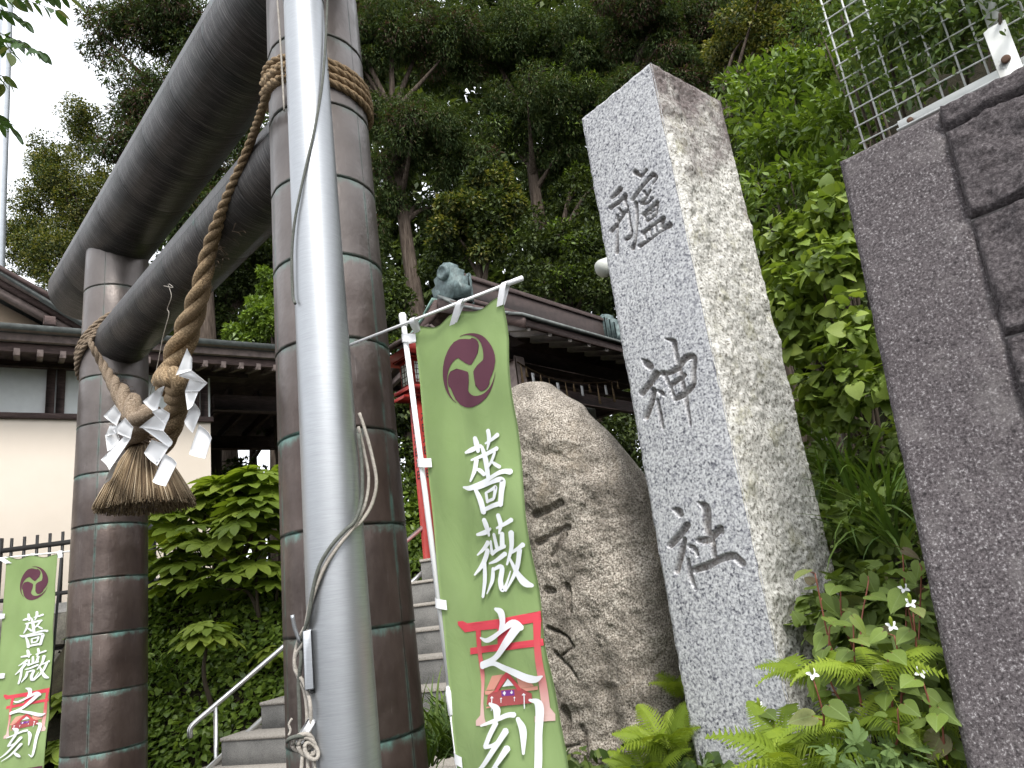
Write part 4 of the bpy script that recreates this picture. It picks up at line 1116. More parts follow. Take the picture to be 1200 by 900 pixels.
for k in range(24):
    a = .055 + k * .052
    if abs(a - pa) < .02: continue
    MB().tube([WA + WD * a + WH * .07 - UP * (.02 if a < .15 else -.01), WA + WD * a + WH * .07 + UP * 1.0], .0026, 6).build('wire', MT['fence_w'], fen, smooth=True)
for k in range(19):
    MB().tube([WA + WD * .045 + WH * .0655 + UP * (.05 + k * .052), WA + WD * 1.5 + WH * .0655 + UP * (.05 + k * .052)], .0022, 6).build('wire', MT['fence_w'], fen, smooth=True)
# pale round lamp housing behind the pillar
lp = at(707, 313, 4.6)
lamp = thing('lamp', 'pale rounded lamp head peeking out behind the left edge of the granite pillar', 'lamp', lp)
MB().lathe(lp + np.array([.02, 0, 0]), nrm((-.75, -.3, -.42)), [(.035, -.09), (.055, -.06), (.062, 0), (.066, .03), (.060, .055), (.040, .072), (.012, .080)], 28).build('lamp_head', MT['pale'], lamp, smooth=True)
MB().tube(crom([lp + np.array([.07, .02, .04]), lp + np.array([.25, .05, .02]), lp + np.array([.32, .05, -.4]), (lp[0] + .32, lp[1] + .05, hz1(lp[0] + .32, lp[1] + .05) - .1)], 5), .02, 10).build('lamp_post', MT['pipe'], lamp, smooth=True)

# ================================================================== STAIRS and handrail
RL0, RL1 = np.array([-2.588, 5.80, .556]), np.array([-.883, 7.0, 1.916])
hdir = nrm((RL1 - RL0) * (1, 1, 0)); slope = (RL1[2] - RL0[2]) / np.linalg.norm((RL1 - RL0)[:2])
nd = nrm((.94, -.34, 0)); nn = nrm((.34, .94, 0))            # along a nosing / up the flight
stairs = thing('stone_stairs', 'grey granite steps climbing behind the near torii column', 'stairs', (-1.5, 6.2, .2))
rise = .193; z0 = .33; run = rise / slope / 1.0
step_h = rise / slope                                        # run measured along the rail
for k in range(9):
    zt_ = z0 + rise * (k + 1) ; base = RL0[:2] + hdir[:2] * ((zt_ - .16 - RL0[2]) / slope) + np.array([.02, .0])
    c = np.array([base[0], base[1], 0]); fr = c + nd * .05
    L = 2.45; dpt = .55
    cc = fr + nd * L / 2 + nn * dpt / 2 + UP * (zt_ - rise / 2 - .012)
    MB().box(cc, (L, dpt, rise), [nd, nn, UP], .006).build('step', MT['stair'], stairs)
    MB().box(cc + UP * (rise / 2 + .012) - nn * .012, (L + .004, dpt, .026), [nd, nn, UP], .004).build('step_tread', MT['nosing'], stairs)
b = MB()
p0 = RL0 - hdir * .9 - UP * .9 * slope; p1 = RL1 + hdir * 1.6 + UP * 1.6 * slope
b.prism([p0 - UP * .16, p1 - UP * .16, p1 - UP * 1.2, p0 - UP * 1.2], np.cross(hdir, UP) * .05 + 0)
b.build('side_curb', MT['stair'], stairs)
rail = thing('handrail', 'stainless steel handrail beside the stone steps', 'handrail', RL0 - UP * .5)
HL0 = np.array([-2.748, 5.80, .84]); HL1 = HL0 + hdir * 3.2 + UP * 3.2 * slope
pu = crom([HL0 - UP * .085 - hdir * .012, HL0 - UP * .02 - hdir * .012, HL0 + hdir * .035 + UP * .035 * slope, HL0 + hdir * .1 + UP * .1 * slope], 4)
MB().tube(np.vstack([pu, HL1]), .021, 12).build('top_rail', MT['steel'], rail, smooth=True)
LL0 = RL0 - hdir * .5 - UP * .5 * slope; LL1 = RL1 + hdir * 1.2 + UP * 1.2 * slope
MB().tube([LL0, LL1], .021, 12).build('lower_rail', MT['steel'], rail, smooth=True)
for d in (.17, 1.45, 2.75):
    t = HL0 + hdir * d + UP * d * slope
    MB().tube([t, t - UP * 1.1], .017, 12).build('post', MT['steel'], rail, smooth=True)

# ================================================================== HALL at the left
BE = np.array([-5.70, 7.40, 5.0]); BDr = nrm((.81, .58, 0)); BB = nrm((-.58, .81, 0))       # eave start, along, back
hall = thing('shrine_hall', 'cream walled hall with dark timber eaves at the left edge behind the torii', 'building', (-5.5, 8.5, 1.7))
def hpt(a, b_, z): return BE * (1, 1, 0) + BDr * a + BB * b_ + UP * z
def hbox(name, a0, a1, b0, b1, z0_, z1_, mat, bev=.004, parent=None):
    c = hpt((a0 + a1) / 2, (b0 + b1) / 2, (z0_ + z1_) / 2)
    return MB().box(c, (a1 - a0, b1 - b0, z1_ - z0_), [BDr, BB, UP], bev).build(name, mat, parent or hall)
def along(x, y, boff):                           # a on the plane at depth boff seen at a pixel
    p = onplane(x, y, BE + BB * boff, BB); return float(np.dot(p - BE, BDr)), p[2]
WB = .70
aR, _ = along(247, 520, WB)
_, zsill = along(60, 489, WB); _, zband = along(60, 433, WB); _, zbot_ = along(50, 735, WB)
A0 = -6.0
hbox('wall', A0, aR, WB, WB + .2, 1.4, zsill, MT['cream'])
hbox('plaster_panel', A0, aR, WB + .01, WB + .2, zsill + .003, zband, MT['plaster'])
hbox('sill_beam', A0, aR + .03, WB - .05, WB + .2, zsill - .03, zsill + .04, MT['wood'])
hbox('head_beam', A0, aR + .5, WB - .06, WB + .2, zband, 4.92, MT['wood'])
ap, _ = along(65, 460, WB)
for a in (ap - 3.6, ap - 1.8, ap, along(234, 450, WB)[0]):
    hbox('post', a - .10, a - .008, WB - .04, WB + .1, zsill + .04, zband, MT['wood']); hbox('post', a + .008, a + .10, WB - .04, WB + .1, zsill + .04, zband, MT['wood'])
hbox('wall', aR - .19, aR, WB + .205, WB + 6, 1.4, zsill, MT['cream'])
hbox('eave_board', -6, 4.4, -.03, .03, 4.93, 5.02, MT['wood_l']); hbox('eave_board', -6, 4.4, .04, .10, 4.82, 4.926, MT['wood'])
hbox('gutter', -6, 4.4, -.11, -.034, 5.03, 5.10, MT['wood_l'])
fa_, fz_ = 4.4, 0
for k in range(46):
    a = -5.9 + k * .225
    z = 4.80
    MB().box(hpt(a, .36, z + .09), (.065, .66, .085), [BDr, nrm(BB + UP * .22), nrm(UP - BB * .22)], .004).build('rafter', MT['wood_w'] if 0 else MT['wood_l'], hall)
# roof sheets: lower roof slope, sagging edge
V = []; 
for j, (bb, z) in enumerate(((-.13, 5.10), (-.13, 5.03), (1.6, 5.33), (4.2, 6.2), (4.2, 6.26), (1.5, 5.45), (-.13, 5.10))): V.append([hpt(-6, bb, z), hpt(4.4, bb, z)])
V = np.array(V).reshape(-1, 3)
put('roof', V, [(2 * i, 2 * i + 1, 2 * i + 3, 2 * i + 2) for i in range(6)] + [(0, 2, 4, 6, 8, 10), (11, 9, 7, 5, 3, 1)], MT['roofgr'], hall)
hbox('ceiling_boards', -6, 4.4, .12, 5.0, 4.93, 4.96, MT['wood'])
hbox('porch_beam', aR + .1, 4.3, .95, 1.12, 4.45, 4.68, MT['wood']); hbox('porch_beam', aR + .1, 4.3, 3.4, 3.55, 4.45, 4.68, MT['wood'])
for k in range(7): hbox('porch_rafter', aR + .35 + k * .42, aR + .42 + k * .42, 1.2, 3.9, 4.72, 4.86, MT['wood'])
# gable above
g0a, g0z = along(100, 383, .5); g1a, g1z = along(0, 327, .5)
sl_ = (g1z - g0z) / (g1a - g0a)
def rake(o0, o1, b0, b1, mat, name):
    p = [hpt(g0a, b0, g0z + o0), hpt(g1a - 1.6, b0, g1z + o0 + sl_ * -1.6), hpt(g1a - 1.6, b0, g1z + o1 + sl_ * -1.6), hpt(g0a, b0, g0z + o1)]
    MB().prism(p, BB * (b1 - b0)).build(name, mat, hall)
rake(-.075, .0, .5, .62, MT['wood'], 'bargeboard'); rake(.003, .06, .44, .62, MT['wood_l'], 'bargeboard'); rake(.063, .13, .38, .9, MT['wood'], 'bargeboard'); rake(-.17, -.085, .56, .70, MT['wood_l'], 'bargeboard')
p = [hpt(g0a - .15, .95, 5.12), hpt(g0a - .15, .95, g0z - .12 - sl_ * .15), hpt(g1a - 1.6, .95, g1z - .15 - sl_ * 1.6), hpt(g1a - 1.6, .95, 5.12)]
MB().prism(p, BB * .1).build('gable_wall', MT['tan'], hall)
p = [hpt(g0a + .3, .40, g0z + .12 - .17 + sl_ * .3), hpt(g1a - 1.6, .40, g1z + .135 - sl_ * 1.6), hpt(g1a - 1.6, .40, g1z + .19 - sl_ * 1.6), hpt(g0a + .3, .40, g0z + .0 + sl_ * .3)]
MB().prism(p, BB * 2.2).build('roof', MT['roofgr'], hall)
for (x, y) in ((58, 378), (118, 383)):
    a, z = along(x, y, .5); MB().box(hpt(a, .62, z), (.13, .4, .12), [BDr, BB, UP], .01).build('purlin_end', MT['wood'], hall)

# ================================================================== black railing in front of the hall, low wall below
fY_ = 7.6
rl = thing('iron_railing', 'black iron railing on a low grey wall in front of the cream hall', 'railing', at(60, 735, fY_))
def fy(x): return 7.6 - (x - 0) * 0.0
t0, t1 = at(-60, 632, fY_), at(330, 634, fY_); t1[2] = t0[2] = at(60, 638, fY_)[2]
MB().box((t0 + t1) / 2, (np.linalg.norm(t1 - t0), .03, .05), None).build('rail', MT['black'], rl)
zb_ = at(60, 708, fY_)[2]
MB().box(((t0 + t1) / 2) * (1, 1, 0) + UP * (zb_ + .1), (np.linalg.norm(t1 - t0), .03, .04), None).build('rail', MT['black'], rl)
nb_ = 27
for k in range(nb_):
    x = t0[0] + (t1[0] - t0[0]) * k / (nb_ - 1); big = k % 6 == 4
    MB().box((x, fY_, (zb_ + t0[2]) / 2 + (.06 if big else .05)), ((.065, .05, t0[2] - zb_ + .15) if big else (.022, .022, t0[2] - zb_ + .14))).build('baluster' if not big else 'post', MT['black'], rl)
lw = thing('low_wall', 'low grey concrete wall under the black railing', 'wall', (t0[0], fY_, zb_ - .4))
MB().box(((t0[0] + t1[0]) / 2, fY_ + .05, zb_ - .5), (abs(t1[0] - t0[0]), .22, 1.0), None, .01).build('wall_body', MT['stair'], lw)
dp = thing('thin_post', 'thin dark post beside the far green banner', 'post', at(60, 800, 5.95))
MB().tube([at(72, 650, 5.95), at(57, 830, 5.95), at(53, 880, 5.95)], .010, 8).build('post_tube', MT['black'], dp, smooth=True)
# mossy stones of the bank below the railing
bk = thing('retaining_bank', 'dark mossy stone bank under the railing, behind the far torii column', 'retaining wall', (-4.6, 7.3, .6))
rq = random.Random(5)
for row in range(4):
    x = -7.0
    while x < -3.75:
        w = rq.uniform(.3, .5); z = .45 + row * .36; y = 7.05 + row * .11
        b = MB().box((x + w / 2, y + .3, z + .17), (w - .02, .6, .33), None, .03); V = np.concatenate(b.V); V += .03 * fbm(V, 4, 2, 3)[:, None]
        b.V = [V]; b.build('stone', MT['mossrock'], bk); x += w

# ================================================================== RED LANTERN
Ly = 7.0
lt = at(484, 412, Ly)
lan = thing('votive_lantern', 'red lacquered wooden lantern with a small dark roof behind the banner pole', 'lantern', (lt[0] + .15, Ly, 1.9))
LX = nrm(E1); LYv = nrm(E2)
lc = at(488, 440, Ly)
def lbox(name, c, sz, mat, bev=.003): MB().box(c, sz, [LX, LYv, UP], bev).build(name, mat, lan)
lbox('light_box', lc, (.24, .24, .30), MT['red'])
for sgn in (-1, 1):
    for ax_i, (u, v) in enumerate(((LX, LYv), (LYv, LX))):
        f = lc + v * sgn * .1225
        MB().box(f, (.18, .004, .22) if ax_i == 0 else (.18, .004, .22), [u, v, UP]).build('lattice_paper', MT['lattice'], lan)
        for k in range(4):
            MB().box(f + v * sgn * .004 + u * (-.075 + .05 * k), (.006, .008, .22), [u, v, UP]).build('lattice_bar', MT['wood'], lan)
            MB().box(f + v * sgn * .0045 + UP * (-.082 + .055 * k), (.18, .008, .006), [u, v, UP]).build('lattice_bar', MT['wood'], lan)
lbox('ledge', lc - UP * .175, (.36, .36, .04), MT['red']); lbox('ledge', lc - UP * .225, (.28, .28, .05), MT['red']); lbox('ledge', lc - UP * .265, (.46, .20, .035), MT['red'])
lbox('eave_frame', lc + UP * .165, (.34, .34, .03), MT['red'])
lbox('post', lc - UP * 1.35, (.145, .145, 2.2), MT['red'])
lbox('brass_bracket', lc - UP * .30 - LYv * .09, (.05, .03, .04), MT['gold'])
for s_ in (-1, 1):                                # two roof slopes, ridge along LYv
    a = lc + UP * .42; b_ = lc + UP * .17 + LX * s_ * .42
    n_ = nrm(np.cross(b_ - a, LYv)); n_ = n_ if n_[2] > 0 else -n_
    MB().prism([a - LYv * .34, b_ - LYv * .34, b_ - LYv * .34 + n_ * .03, a - LYv * .34 + n_ * .03], LYv * .68).build('roof_slope', MT['ridge'], lan)
MB().prism([lc + UP * .17 - LX * .3 - LYv * .30, lc + UP * .17 + LX * .3 - LYv * .30, lc + UP * .38 - LYv * .30], LYv * .6).build('gable', MT['red'], lan)
# painted characters down the post
b = MB()
cz = lc[2] - .46
for k in range(6):
    z = cz - k * .115
    for (u0, v0, u1, v1, w) in ((-.035, .03, .035, .03, .011), (0, .045, 0, -.04, .012), (-.03, -.005, .03, -.005, .010), (-.01, 0, -.04, -.04, .010), (.01, 0, .04, -.042, .012)) if k % 2 == 0 else ((-.035, .035, -.035, -.035, .010), (-.035, .035, .035, .035, .010), (.035, .035, .033, -.04, .011), (-.03, 0, .03, 0, .009), (-.04, -.035, .04, -.035, .011)):
        for face, u in ((-LYv, LX), (-LX, LYv)):
            f = lc * (1, 1, 0) + face * (.0725 + .0012 + .0002 * k); c0_ = f + u * u0 + UP * (z + v0); c1_ = f + u * u1 + UP * (z + v1)
            d = nrm(c1_ - c0_); s = nrm(np.cross(d, face)) * w / 2
            b.add([c0_ - s, c0_ + s, c1_ + s, c1_ - s], [(0, 1, 2, 3)])
b.build('painted_writing', MT['black'], lan)

# ================================================================== ROOFED PAVILION in the middle
G0 = np.array([-.56, 8.2, 5.33]); GA = nrm((2.08, 2.4, 0)); GB = nrm((2.4, -2.08, 0))   # along ridge; toward the right front
gate = thing('pavilion', 'dark timber pavilion with green copper roof and ridge ornaments behind the banner', 'pavilion', (*(G0 + GA * 1.5)[:2], 2.0))
GL = 3.25
def gp(a, b_, z): return G0 + GA * a + GB * b_ + UP * z
def gbox(name, a0, a1, b0, b1, z0_, z1_, mat, bev=.004): return MB().box(gp((a0 + a1) / 2, (b0 + b1) / 2, (z0_ + z1_) / 2), (a1 - a0, b1 - b0, z1_ - z0_), [GA, GB, UP], bev).build(name, mat, gate)
gbox('ridge_box', .05, GL - .05, -.10, .10, -.30, -.03, MT['ridge']); gbox('ridge_cap', 0, GL, -.13, .13, -.027, .02, MT['wood']); gbox('ridge_cap', 0, GL, -.09, .09, .022, .06, MT['ridge'])
gbox('ridge_foot', 0, GL, -.15, .15, -.36, -.303, MT['wood'])
eo, ez = 1.30, -1.03
for s_ in (-1, 1):                                # roof slopes in seven laps
    for k in range(7):
        t0_, t1_ = k / 7, (k + 1) / 7; f = lambda t: -.34 + (ez + .34) * (t ** .78)
        q0, q1 = (.05 + (eo - .05) * t0_), (.05 + (eo - .05) * t1_)
        MB().prism([gp(-.35, s_ * q0, f(t0_) + .012), gp(-.35, s_ * (q1 + .015), f(t1_) + .012), gp(-.35, s_ * (q1 + .015), f(t1_) - .022), gp(-.35, s_ * q0, f(t0_) - .022)], GA * (GL + .7)).build('roof_course', MT['roofcu'] if s_ < 0 else MT['roofgr'], gate)
    e = gp(-.3, s_ * (eo - .07), ez - .06)
    MB().box(gp(GL / 2, s_ * (eo - .05), ez - .075), (GL + .6, .05, .08), [GA, GB, UP], .004).build('eave_board', MT['wood'], gate)
    for k in range(11):
        MB().box(gp(-.2 + k * (GL + .4) / 10, s_ * (eo - .33), ez - .03), (.065, .60, .07), [GA, nrm(GB * s_ * 1 - UP * .30), nrm(UP + GB * s_ * .30)], .003).build('rafter', MT['wood_w'] if s_ > 0 else MT['wood_l'], gate)
    MB().box(gp(GL / 2, s_ * .72, ez - .22), (GL + .1, .13, .18), [GA, GB, UP], .006).build('wall_plate', MT['wood'], gate)
    MB().box(gp(GL / 2, s_ * .72, ez - .62), (GL - .2, .09, .15), [GA, GB, UP], .006).build('tie_beam', MT['wood'], gate)
    MB().box(gp(GL / 2, s_ * .60, ez - .40), (GL + .2, .08, .10), [GA, GB, UP], .006).build('tie_beam', MT['wood'], gate)
    for a in (.12, GL - .12):
        MB().box(gp(a, s_ * .72, ez - 1.9), (.17, .17, 3.3), [GA, GB, UP], .012).build('post', MT['wood_l'], gate)
for a in (-.33, GL + .33):                        # bargeboards and gable infill
    for s_ in (-1, 1):
        P_ = [gp(a, s_ * .02, -.36), gp(a, s_ * .5, -.60), gp(a, s_ * eo, ez - .02), gp(a, s_ * eo, ez - .16), gp(a, s_ * .5, -.76), gp(a, s_ * .02, -.54)]
        MB().prism(P_, GA * .05).build('bargeboard', MT['wood'], gate)
    aa_ = .10 if a < 0 else GL - .1
    MB().prism([gp(aa_, -.9, ez - .12), gp(aa_, .9, ez - .12), gp(aa_, 0, -.42)], GA * .05).build('gable_boards', MT['ridge'], gate)
    MB().box(gp(aa_, 0, ez - .35), (.12, 1.6, .18), [GA, GB, UP], .006).build('tie_beam', MT['wood'], gate)
def oni(a, sgn):
    """ridge end ornament: a tiled plate with a roll on top"""
    o = MB()
    prof = [(-.27, -.34), (-.31, -.24), (-.24, -.20), (-.27, -.10), (-.19, -.07), (-.21, .02), (-.12, .05), (-.11, .13), (0, .17), (.11, .13), (.12, .05), (.21, .02), (.19, -.07), (.27, -.10), (.24, -.20), (.31, -.24), (.27, -.34)]
    o.prism([gp(a, x, z) for x, z in prof], GA * sgn * .14)
    for q_, (w_, h_) in enumerate(((.24, -.05), (.20, .02), (.15, .09))): o.box(gp(a - sgn * (.05 + .055 * q_), 0, (h_ - .34) / 2 - .02 * q_), (.05, 2 * w_, h_ + .34), [GA, GB, UP], .012)
    m_ = o.build('ridge_ornament', MT['oni'], gate)
    put('roll', *_lathe(gp(a + sgn * .06, 0, .03), GA * sgn, [(.0, -.0), (.085, .0), (.10, .03), (.10, .12), (.075, .14), (.06, .12)]), MT['oni'], m_, smooth=True)
    for x in (-.17, .17): put('roll', *_lathe(gp(a + sgn * .03, x, -.19), GA * sgn, [(.0, 0), (.05, 0), (.06, .03), (.06, .10), (.04, .12)]), MT['oni'], m_, smooth=True)
def _lathe(c, ax, prof):
    b = MB().lathe(c, ax, prof, 18); return np.concatenate(b.V), b.F
oni(0, -1); oni(GL, 1)
ft = MB()                                         # a soffit of boards under the roof
for s_ in (-1, 1): ft.prism([gp(-.3, 0, -.50), gp(-.3, s_ * (eo - .1), ez - .045), gp(-.3, s_ * (eo - .1), ez - .052), gp(-.3, 0, -.507)], GA * (GL + .6))
ft.build('soffit', MT['wood'], gate)
# thin straw rope with hanging tufts across the front
sh = thing('thin_straw_rope', 'thin sacred straw rope with hanging tufts strung across the pavilion front', 'rope', gp(GL / 2, .9, -1.6))
sp = [onplane(x, y, gp(0, .82, 0), GB) for x, y in ((606, 424), (622, 433), (645, 443), (668, 448), (690, 449), (712, 448), (728, 444))]
MB().tube(crom(sp, 5), .008, 5).build('cord', MT['straw'], sh, smooth=True)
spc = crom(sp, 12)
for k, i in enumerate(range(3, len(spc) - 3, 5)):
    p = spc[i]; L = .28 if k % 2 == 0 else .12
    if k % 3 == 2:
        MB().box(p - UP * .10, (.05, .004, .13), [GA, GB, UP]).build('paper_slip', MT['paper'], sh)
    else:
        b = MB()
        for q in range(5): b.tube([p, p - UP * L * .5 + GA * .006 * (q - 2), p - UP * L + GA * .012 * (q - 2)], .004, 3)
        b.build('straw_tuft', MT['rope'], sh)
# what stands inside: notice board, stone basin
nbd = thing('notice_board', 'small grey framed board under the pavilion roof', 'board', gp(1.9, .3, -3.3))
p = onplane(683, 484, gp(0, .5, 0), GB)
MB().box(p, (.55, .03, .30), [GA, GB, UP], .004).build('panel', MT['pale'], nbd)
MB().box(p - UP * .9, (.05, .04, 1.5), [GA, GB, UP], .004).build('leg', MT['black'], nbd)
MB().box(p + UP * .165, (.60, .05, .03), [GA, GB, UP], .004).build('frame_top', MT['steel'], nbd)

# distant silver lamp pole at the top left, white marker post
p_ = at(6, 120, 9.0)
lpo = thing('utility_pole', 'grey metal pole in the upper left corner behind the cherry leaves', 'pole', (p_[0], 9.0, 0))
MB().tube([at(-1, 255, 9), at(-12, 700, 9)][::-1] + [at(8, 0, 9), at(12, -90, 9)], .085, 16).build('pole_shaft', MT['pipe'], lpo, smooth=True)

# ================================================================== LEAF TEMPLATES  (base at 0, tip +Y, face +Z)
def T_ellip(w=.42, fold=.10, curl=.12, rows=5, tip=1.0):
    V = []; U = []
    for i in range(rows + 1):
        t = i / rows; hw = w / 2 * (sin(pi * min(1, t * 1.0) ** .8) ** .8) + .004
        if i == rows: hw = .004
        for s_ in (-1, 0, 1):
            V.append((s_ * hw, t, fold * abs(s_) * hw * 2 - curl * t * t)); U.append((.5 + s_ * .5, t))
    return np.array(V), gridF(rows + 1, 3), np.array(U)
def T_rhomb(w=.45, curl=.1):
    return np.array([(0, 0, 0), (w / 2, .45, .03), (0, 1, -curl), (-w / 2, .45, .03)]), np.array([(0, 1, 2, 3)]), np.array([(.5, 0), (1, .5), (.5, 1), (0, .5)])
def T_outline(pts, fold=.06, curl=.15):
    """symmetric blade from right-hand outline points (x, y); centre column at x = 0"""
    V = []; U = []
    wmax = max(p[0] for p in pts)
    for x, y in pts:
        for s_ in (-1, -.5, 0, .5, 1):
            V.append((s_ * x, y + (0 if x < .02 else 0), fold * (abs(s_) * x / wmax) - curl * max(0, y) ** 2 - .06 * (abs(s_ * x)) ** 2 * 3)); U.append((.5 + s_ * x / wmax / 2, max(0, y)))
    return np.array(V), gridF(len(pts), 5), np.array(U)
HEART = T_outline([(.10, -.20), (.30, -.16), (.44, .02), (.47, .20), (.40, .42), (.27, .64), (.13, .84), (.004, 1.0)], .05, .22)
HEART[0][2, 1] = 0.02; HEART[0][1, 1] = -.10; HEART[0][3, 1] = -.10; HEART[0][7, 1] = .0
def T_lobed(lobes, petw=.5):
    """a palmate / lobed leaf: list of (angle deg, length, width); blades joined at the base point"""
    V = []; F = []; U = []
    for (a, L, w) in lobes:
        a = radians(a); d = np.array([sin(a), cos(a), 0]); s = np.array([cos(a), -sin(a), 0]); n0 = len(V)
        prof = [(0, .10), (.22, .66), (.46, .95), (.68, 1.0), (.86, .66), (1, .01)]
        for t, ww in prof:
            for k in (-1, 0, 1):
                p = d * L * t + s * k * w / 2 * ww; z = .045 * abs(k) * ww - .20 * (L * t) ** 2 + .0022 * (n0 % 7)
                V.append((p[0], p[1], z)); U.append((.5 + .5 * k, t))
        F += [tuple(int(i) + n0 for i in f) for f in gridF(len(prof), 3)]
    return np.array(V), np.array(F), np.array(U)
FATSIA = T_lobed([(0, 1, .40), (-40, .96, .39), (40, .96, .39), (-80, .84, .36), (80, .84, .36), (-122, .62, .28), (122, .62, .25), (-158, .4, .2), (158, .4, .2)])
FATSIA2 = T_lobed([(4, 1, .38), (-36, .98, .37), (45, .9, .38), (-76, .88, .34), (88, .8, .36), (-118, .66, .25), (130, .58, .25)])
VINE = T_outline([(.02, -.02), (.34, -.08), (.46, .10), (.42, .26), (.34, .36), (.36, .50), (.26, .68), (.12, .86), (.004, 1.0)], .06, .2)
VINE2 = T_outline([(.02, -.04), (.40, -.06), (.52, .14), (.50, .34), (.40, .56), (.24, .78), (.004, 1.0)], .09, .25)
ELL = T_ellip(); ELLW = T_ellip(.55, .08, .2); LANCE = T_ellip(.24, .12, .2)
def T_fern(n=22, L=1.0, droop=.45, seed=0):
    rr = random.Random(seed); V = []; F = []; U = []
    def rach(t): return np.array([.03 * sin(3 * t + seed), t * L * (1 - .12 * t * t), .22 * sin(pi * t * .6) - droop * t ** 2.2])
    prev = None
    for i in range(n + 1):
        t = i / n; p = rach(t); w = .004 * (1 - .6 * t); V += [p + [w, 0, 0], p - [w, 0, 0]]; U += [(.4, t), (.6, t)]
        if i: F.append((2 * i - 2, 2 * i - 1, 2 * i + 1, 2 * i))
    for i in range(1, n):
        t = i / n; p = rach(t); ln = .30 * (sin(pi * (t ** .62)) ** .8) * (1 - .35 * t) + .015
        for s_ in (-1, 1):
            d = nrm([s_ * cos(radians(24)), sin(radians(24)), -.22 + rr.uniform(-.12, .10)]); q = np.array([0, 1, 0.]); m_ = 6
            n0 = len(V)
            for k in range(m_ + 1):
                u = k / m_; c = p + d * ln * u - np.array([0, 0, .06 * ln * u * u * 3]); w = .019 * (1 - u) ** .6 + .0015
                tooth = .0085 * (1 - u) if k % 2 == 0 else -.002
                V += [c + q * (w + tooth), c - q * (w + tooth)]; U += [(.3, t), (.7, t)]
                if k: F.append((n0 + 2 * k - 2, n0 + 2 * k - 1, n0 + 2 * k + 1, n0 + 2 * k))
    return np.array(V), np.array(F), np.array(U)
FERNS = [T_fern(22, 1, .42, 1), T_fern(20, 1, .7, 5), T_fern(24, 1, .25, 9)]
def T_blade(w=.03, bend=.6, n=7):
    V = []; U = []
    for i in range(n + 1):
        t = i / n; a = bend * t * 1.6; y = sin(a) / (bend * 1.6) if bend else t; z = (1 - cos(a)) / (bend * 1.6)
        hw = w / 2 * (1 - t ** 2.2) + .001
        for s_ in (-1, 0, 1): V.append((s_ * hw, y, -z + .25 * abs(s_) * hw)); U.append((.5 + .5 * s_, t))
    return np.array(V), gridF(n + 1, 3), np.array(U)
BLADES = [T_blade(.035, .5), T_blade(.032, .9), T_blade(.03, 1.3)]

def frames(D, N_):
    D = D / (np.linalg.norm(D, axis=1)[:, None] + 1e-9)
    X = np.cross(D, N_); X /= np.linalg.norm(X, axis=1)[:, None] + 1e-9
    Z = np.cross(X, D); return X, D, Z
def mass(T, P, D, N_, Sc):
    """many copies of a template as one vertex / face array"""
    V0, F0, U0 = T; X, Y, Z = frames(D, N_); n = len(P)
    V = P[:, None] + Sc[:, None, None] * (V0[None, :, :1] * X[:, None] + V0[None, :, 1:2] * Y[:, None] + V0[None, :, 2:] * Z[:, None])
    F = F0[None] + (np.arange(n) * len(V0))[:, None, None]
    return V.reshape(-1, 3), F.reshape(-1, F0.shape[1]), np.tile(U0, (n, 1)), np.repeat(rng.random(n), len(V0))
TMESH = {}
def leaves(root, name, Ts, P, D, N_, Sc, mat, keep=0, mass_name='foliage'):
    """the `keep` largest leaves as parts of their own, the rest joined"""
    P, D, N_, Sc = (np.asarray(v, float) for v in (P, D, N_, Sc))
    if not len(P): return
    dist = np.linalg.norm(P - EYE, axis=1); order = np.argsort(-(Sc / dist)); big, rest = order[:keep], order[keep:]
    o0 = ORG[root.name]; X, Y, Z = frames(D, N_)
    which = rng.integers(0, len(Ts), len(P))
    for i in big:
        k = (id(Ts[which[i]][0]), mat.name)
        if k not in TMESH:
            T = Ts[which[i]]; TMESH[k] = new_mesh(name, T[0], T[1], mat, smooth=True, uv=T[2])
        o = bpy.data.objects.new(name, TMESH[k]); s = float(Sc[i])
        M_ = Matrix.Identity(4); p = P[i] - o0
        for r_i in range(3): M_[r_i][0], M_[r_i][1], M_[r_i][2], M_[r_i][3] = X[i][r_i] * s, Y[i][r_i] * s, Z[i][r_i] * s, p[r_i]
        link(o, root); o.matrix_local = M_
    if len(rest):
        Vs, Fs, Us, Rs = [], [], [], []; n0 = 0
        for w in range(len(Ts)):
            sel = rest[which[rest] == w]
            if not len(sel): continue
            V, F, U, R = mass(Ts[w], P[sel], D[sel], N_[sel], Sc[sel]); Vs.append(V); Fs.append(F + n0); Us.append(U); Rs.append(R); n0 += len(V)
        o = put(mass_name, np.concatenate(Vs), np.concatenate(Fs), mat, root, smooth=len(Ts[0][0]) > 6, uv=np.concatenate(Us), rnd=np.concatenate(Rs))
        props(o, kind='stuff')
def rdir(n): v = rng.normal(size=(n, 3)); return v / np.linalg.norm(v, axis=1)[:, None]
def clumps(C, R, n, up=.3, out=.8, droop=0., flat=.75, shell=.55):
    """leaf points on clump balls: C (k,3), R (k,), n leaves in all"""
    C = np.asarray(C, float); R = np.asarray(R, float)
    pk = R ** 2 / np.sum(R ** 2); k = rng.choice(len(C), n, p=pk)
    d = rdir(n); rad = R[k] * (shell + (1 - shell) * rng.random(n) ** .5)
    P = C[k] + d * rad[:, None] * np.array([1, 1, flat])
    D = d * out + rng.normal(size=(n, 3)) * .45 + np.array([0, 0, -droop])
    N_ = np.array([0, 0, 1.]) * (up + .5) + d * .6 + rng.normal(size=(n, 3)) * .35
    return P, D, N_
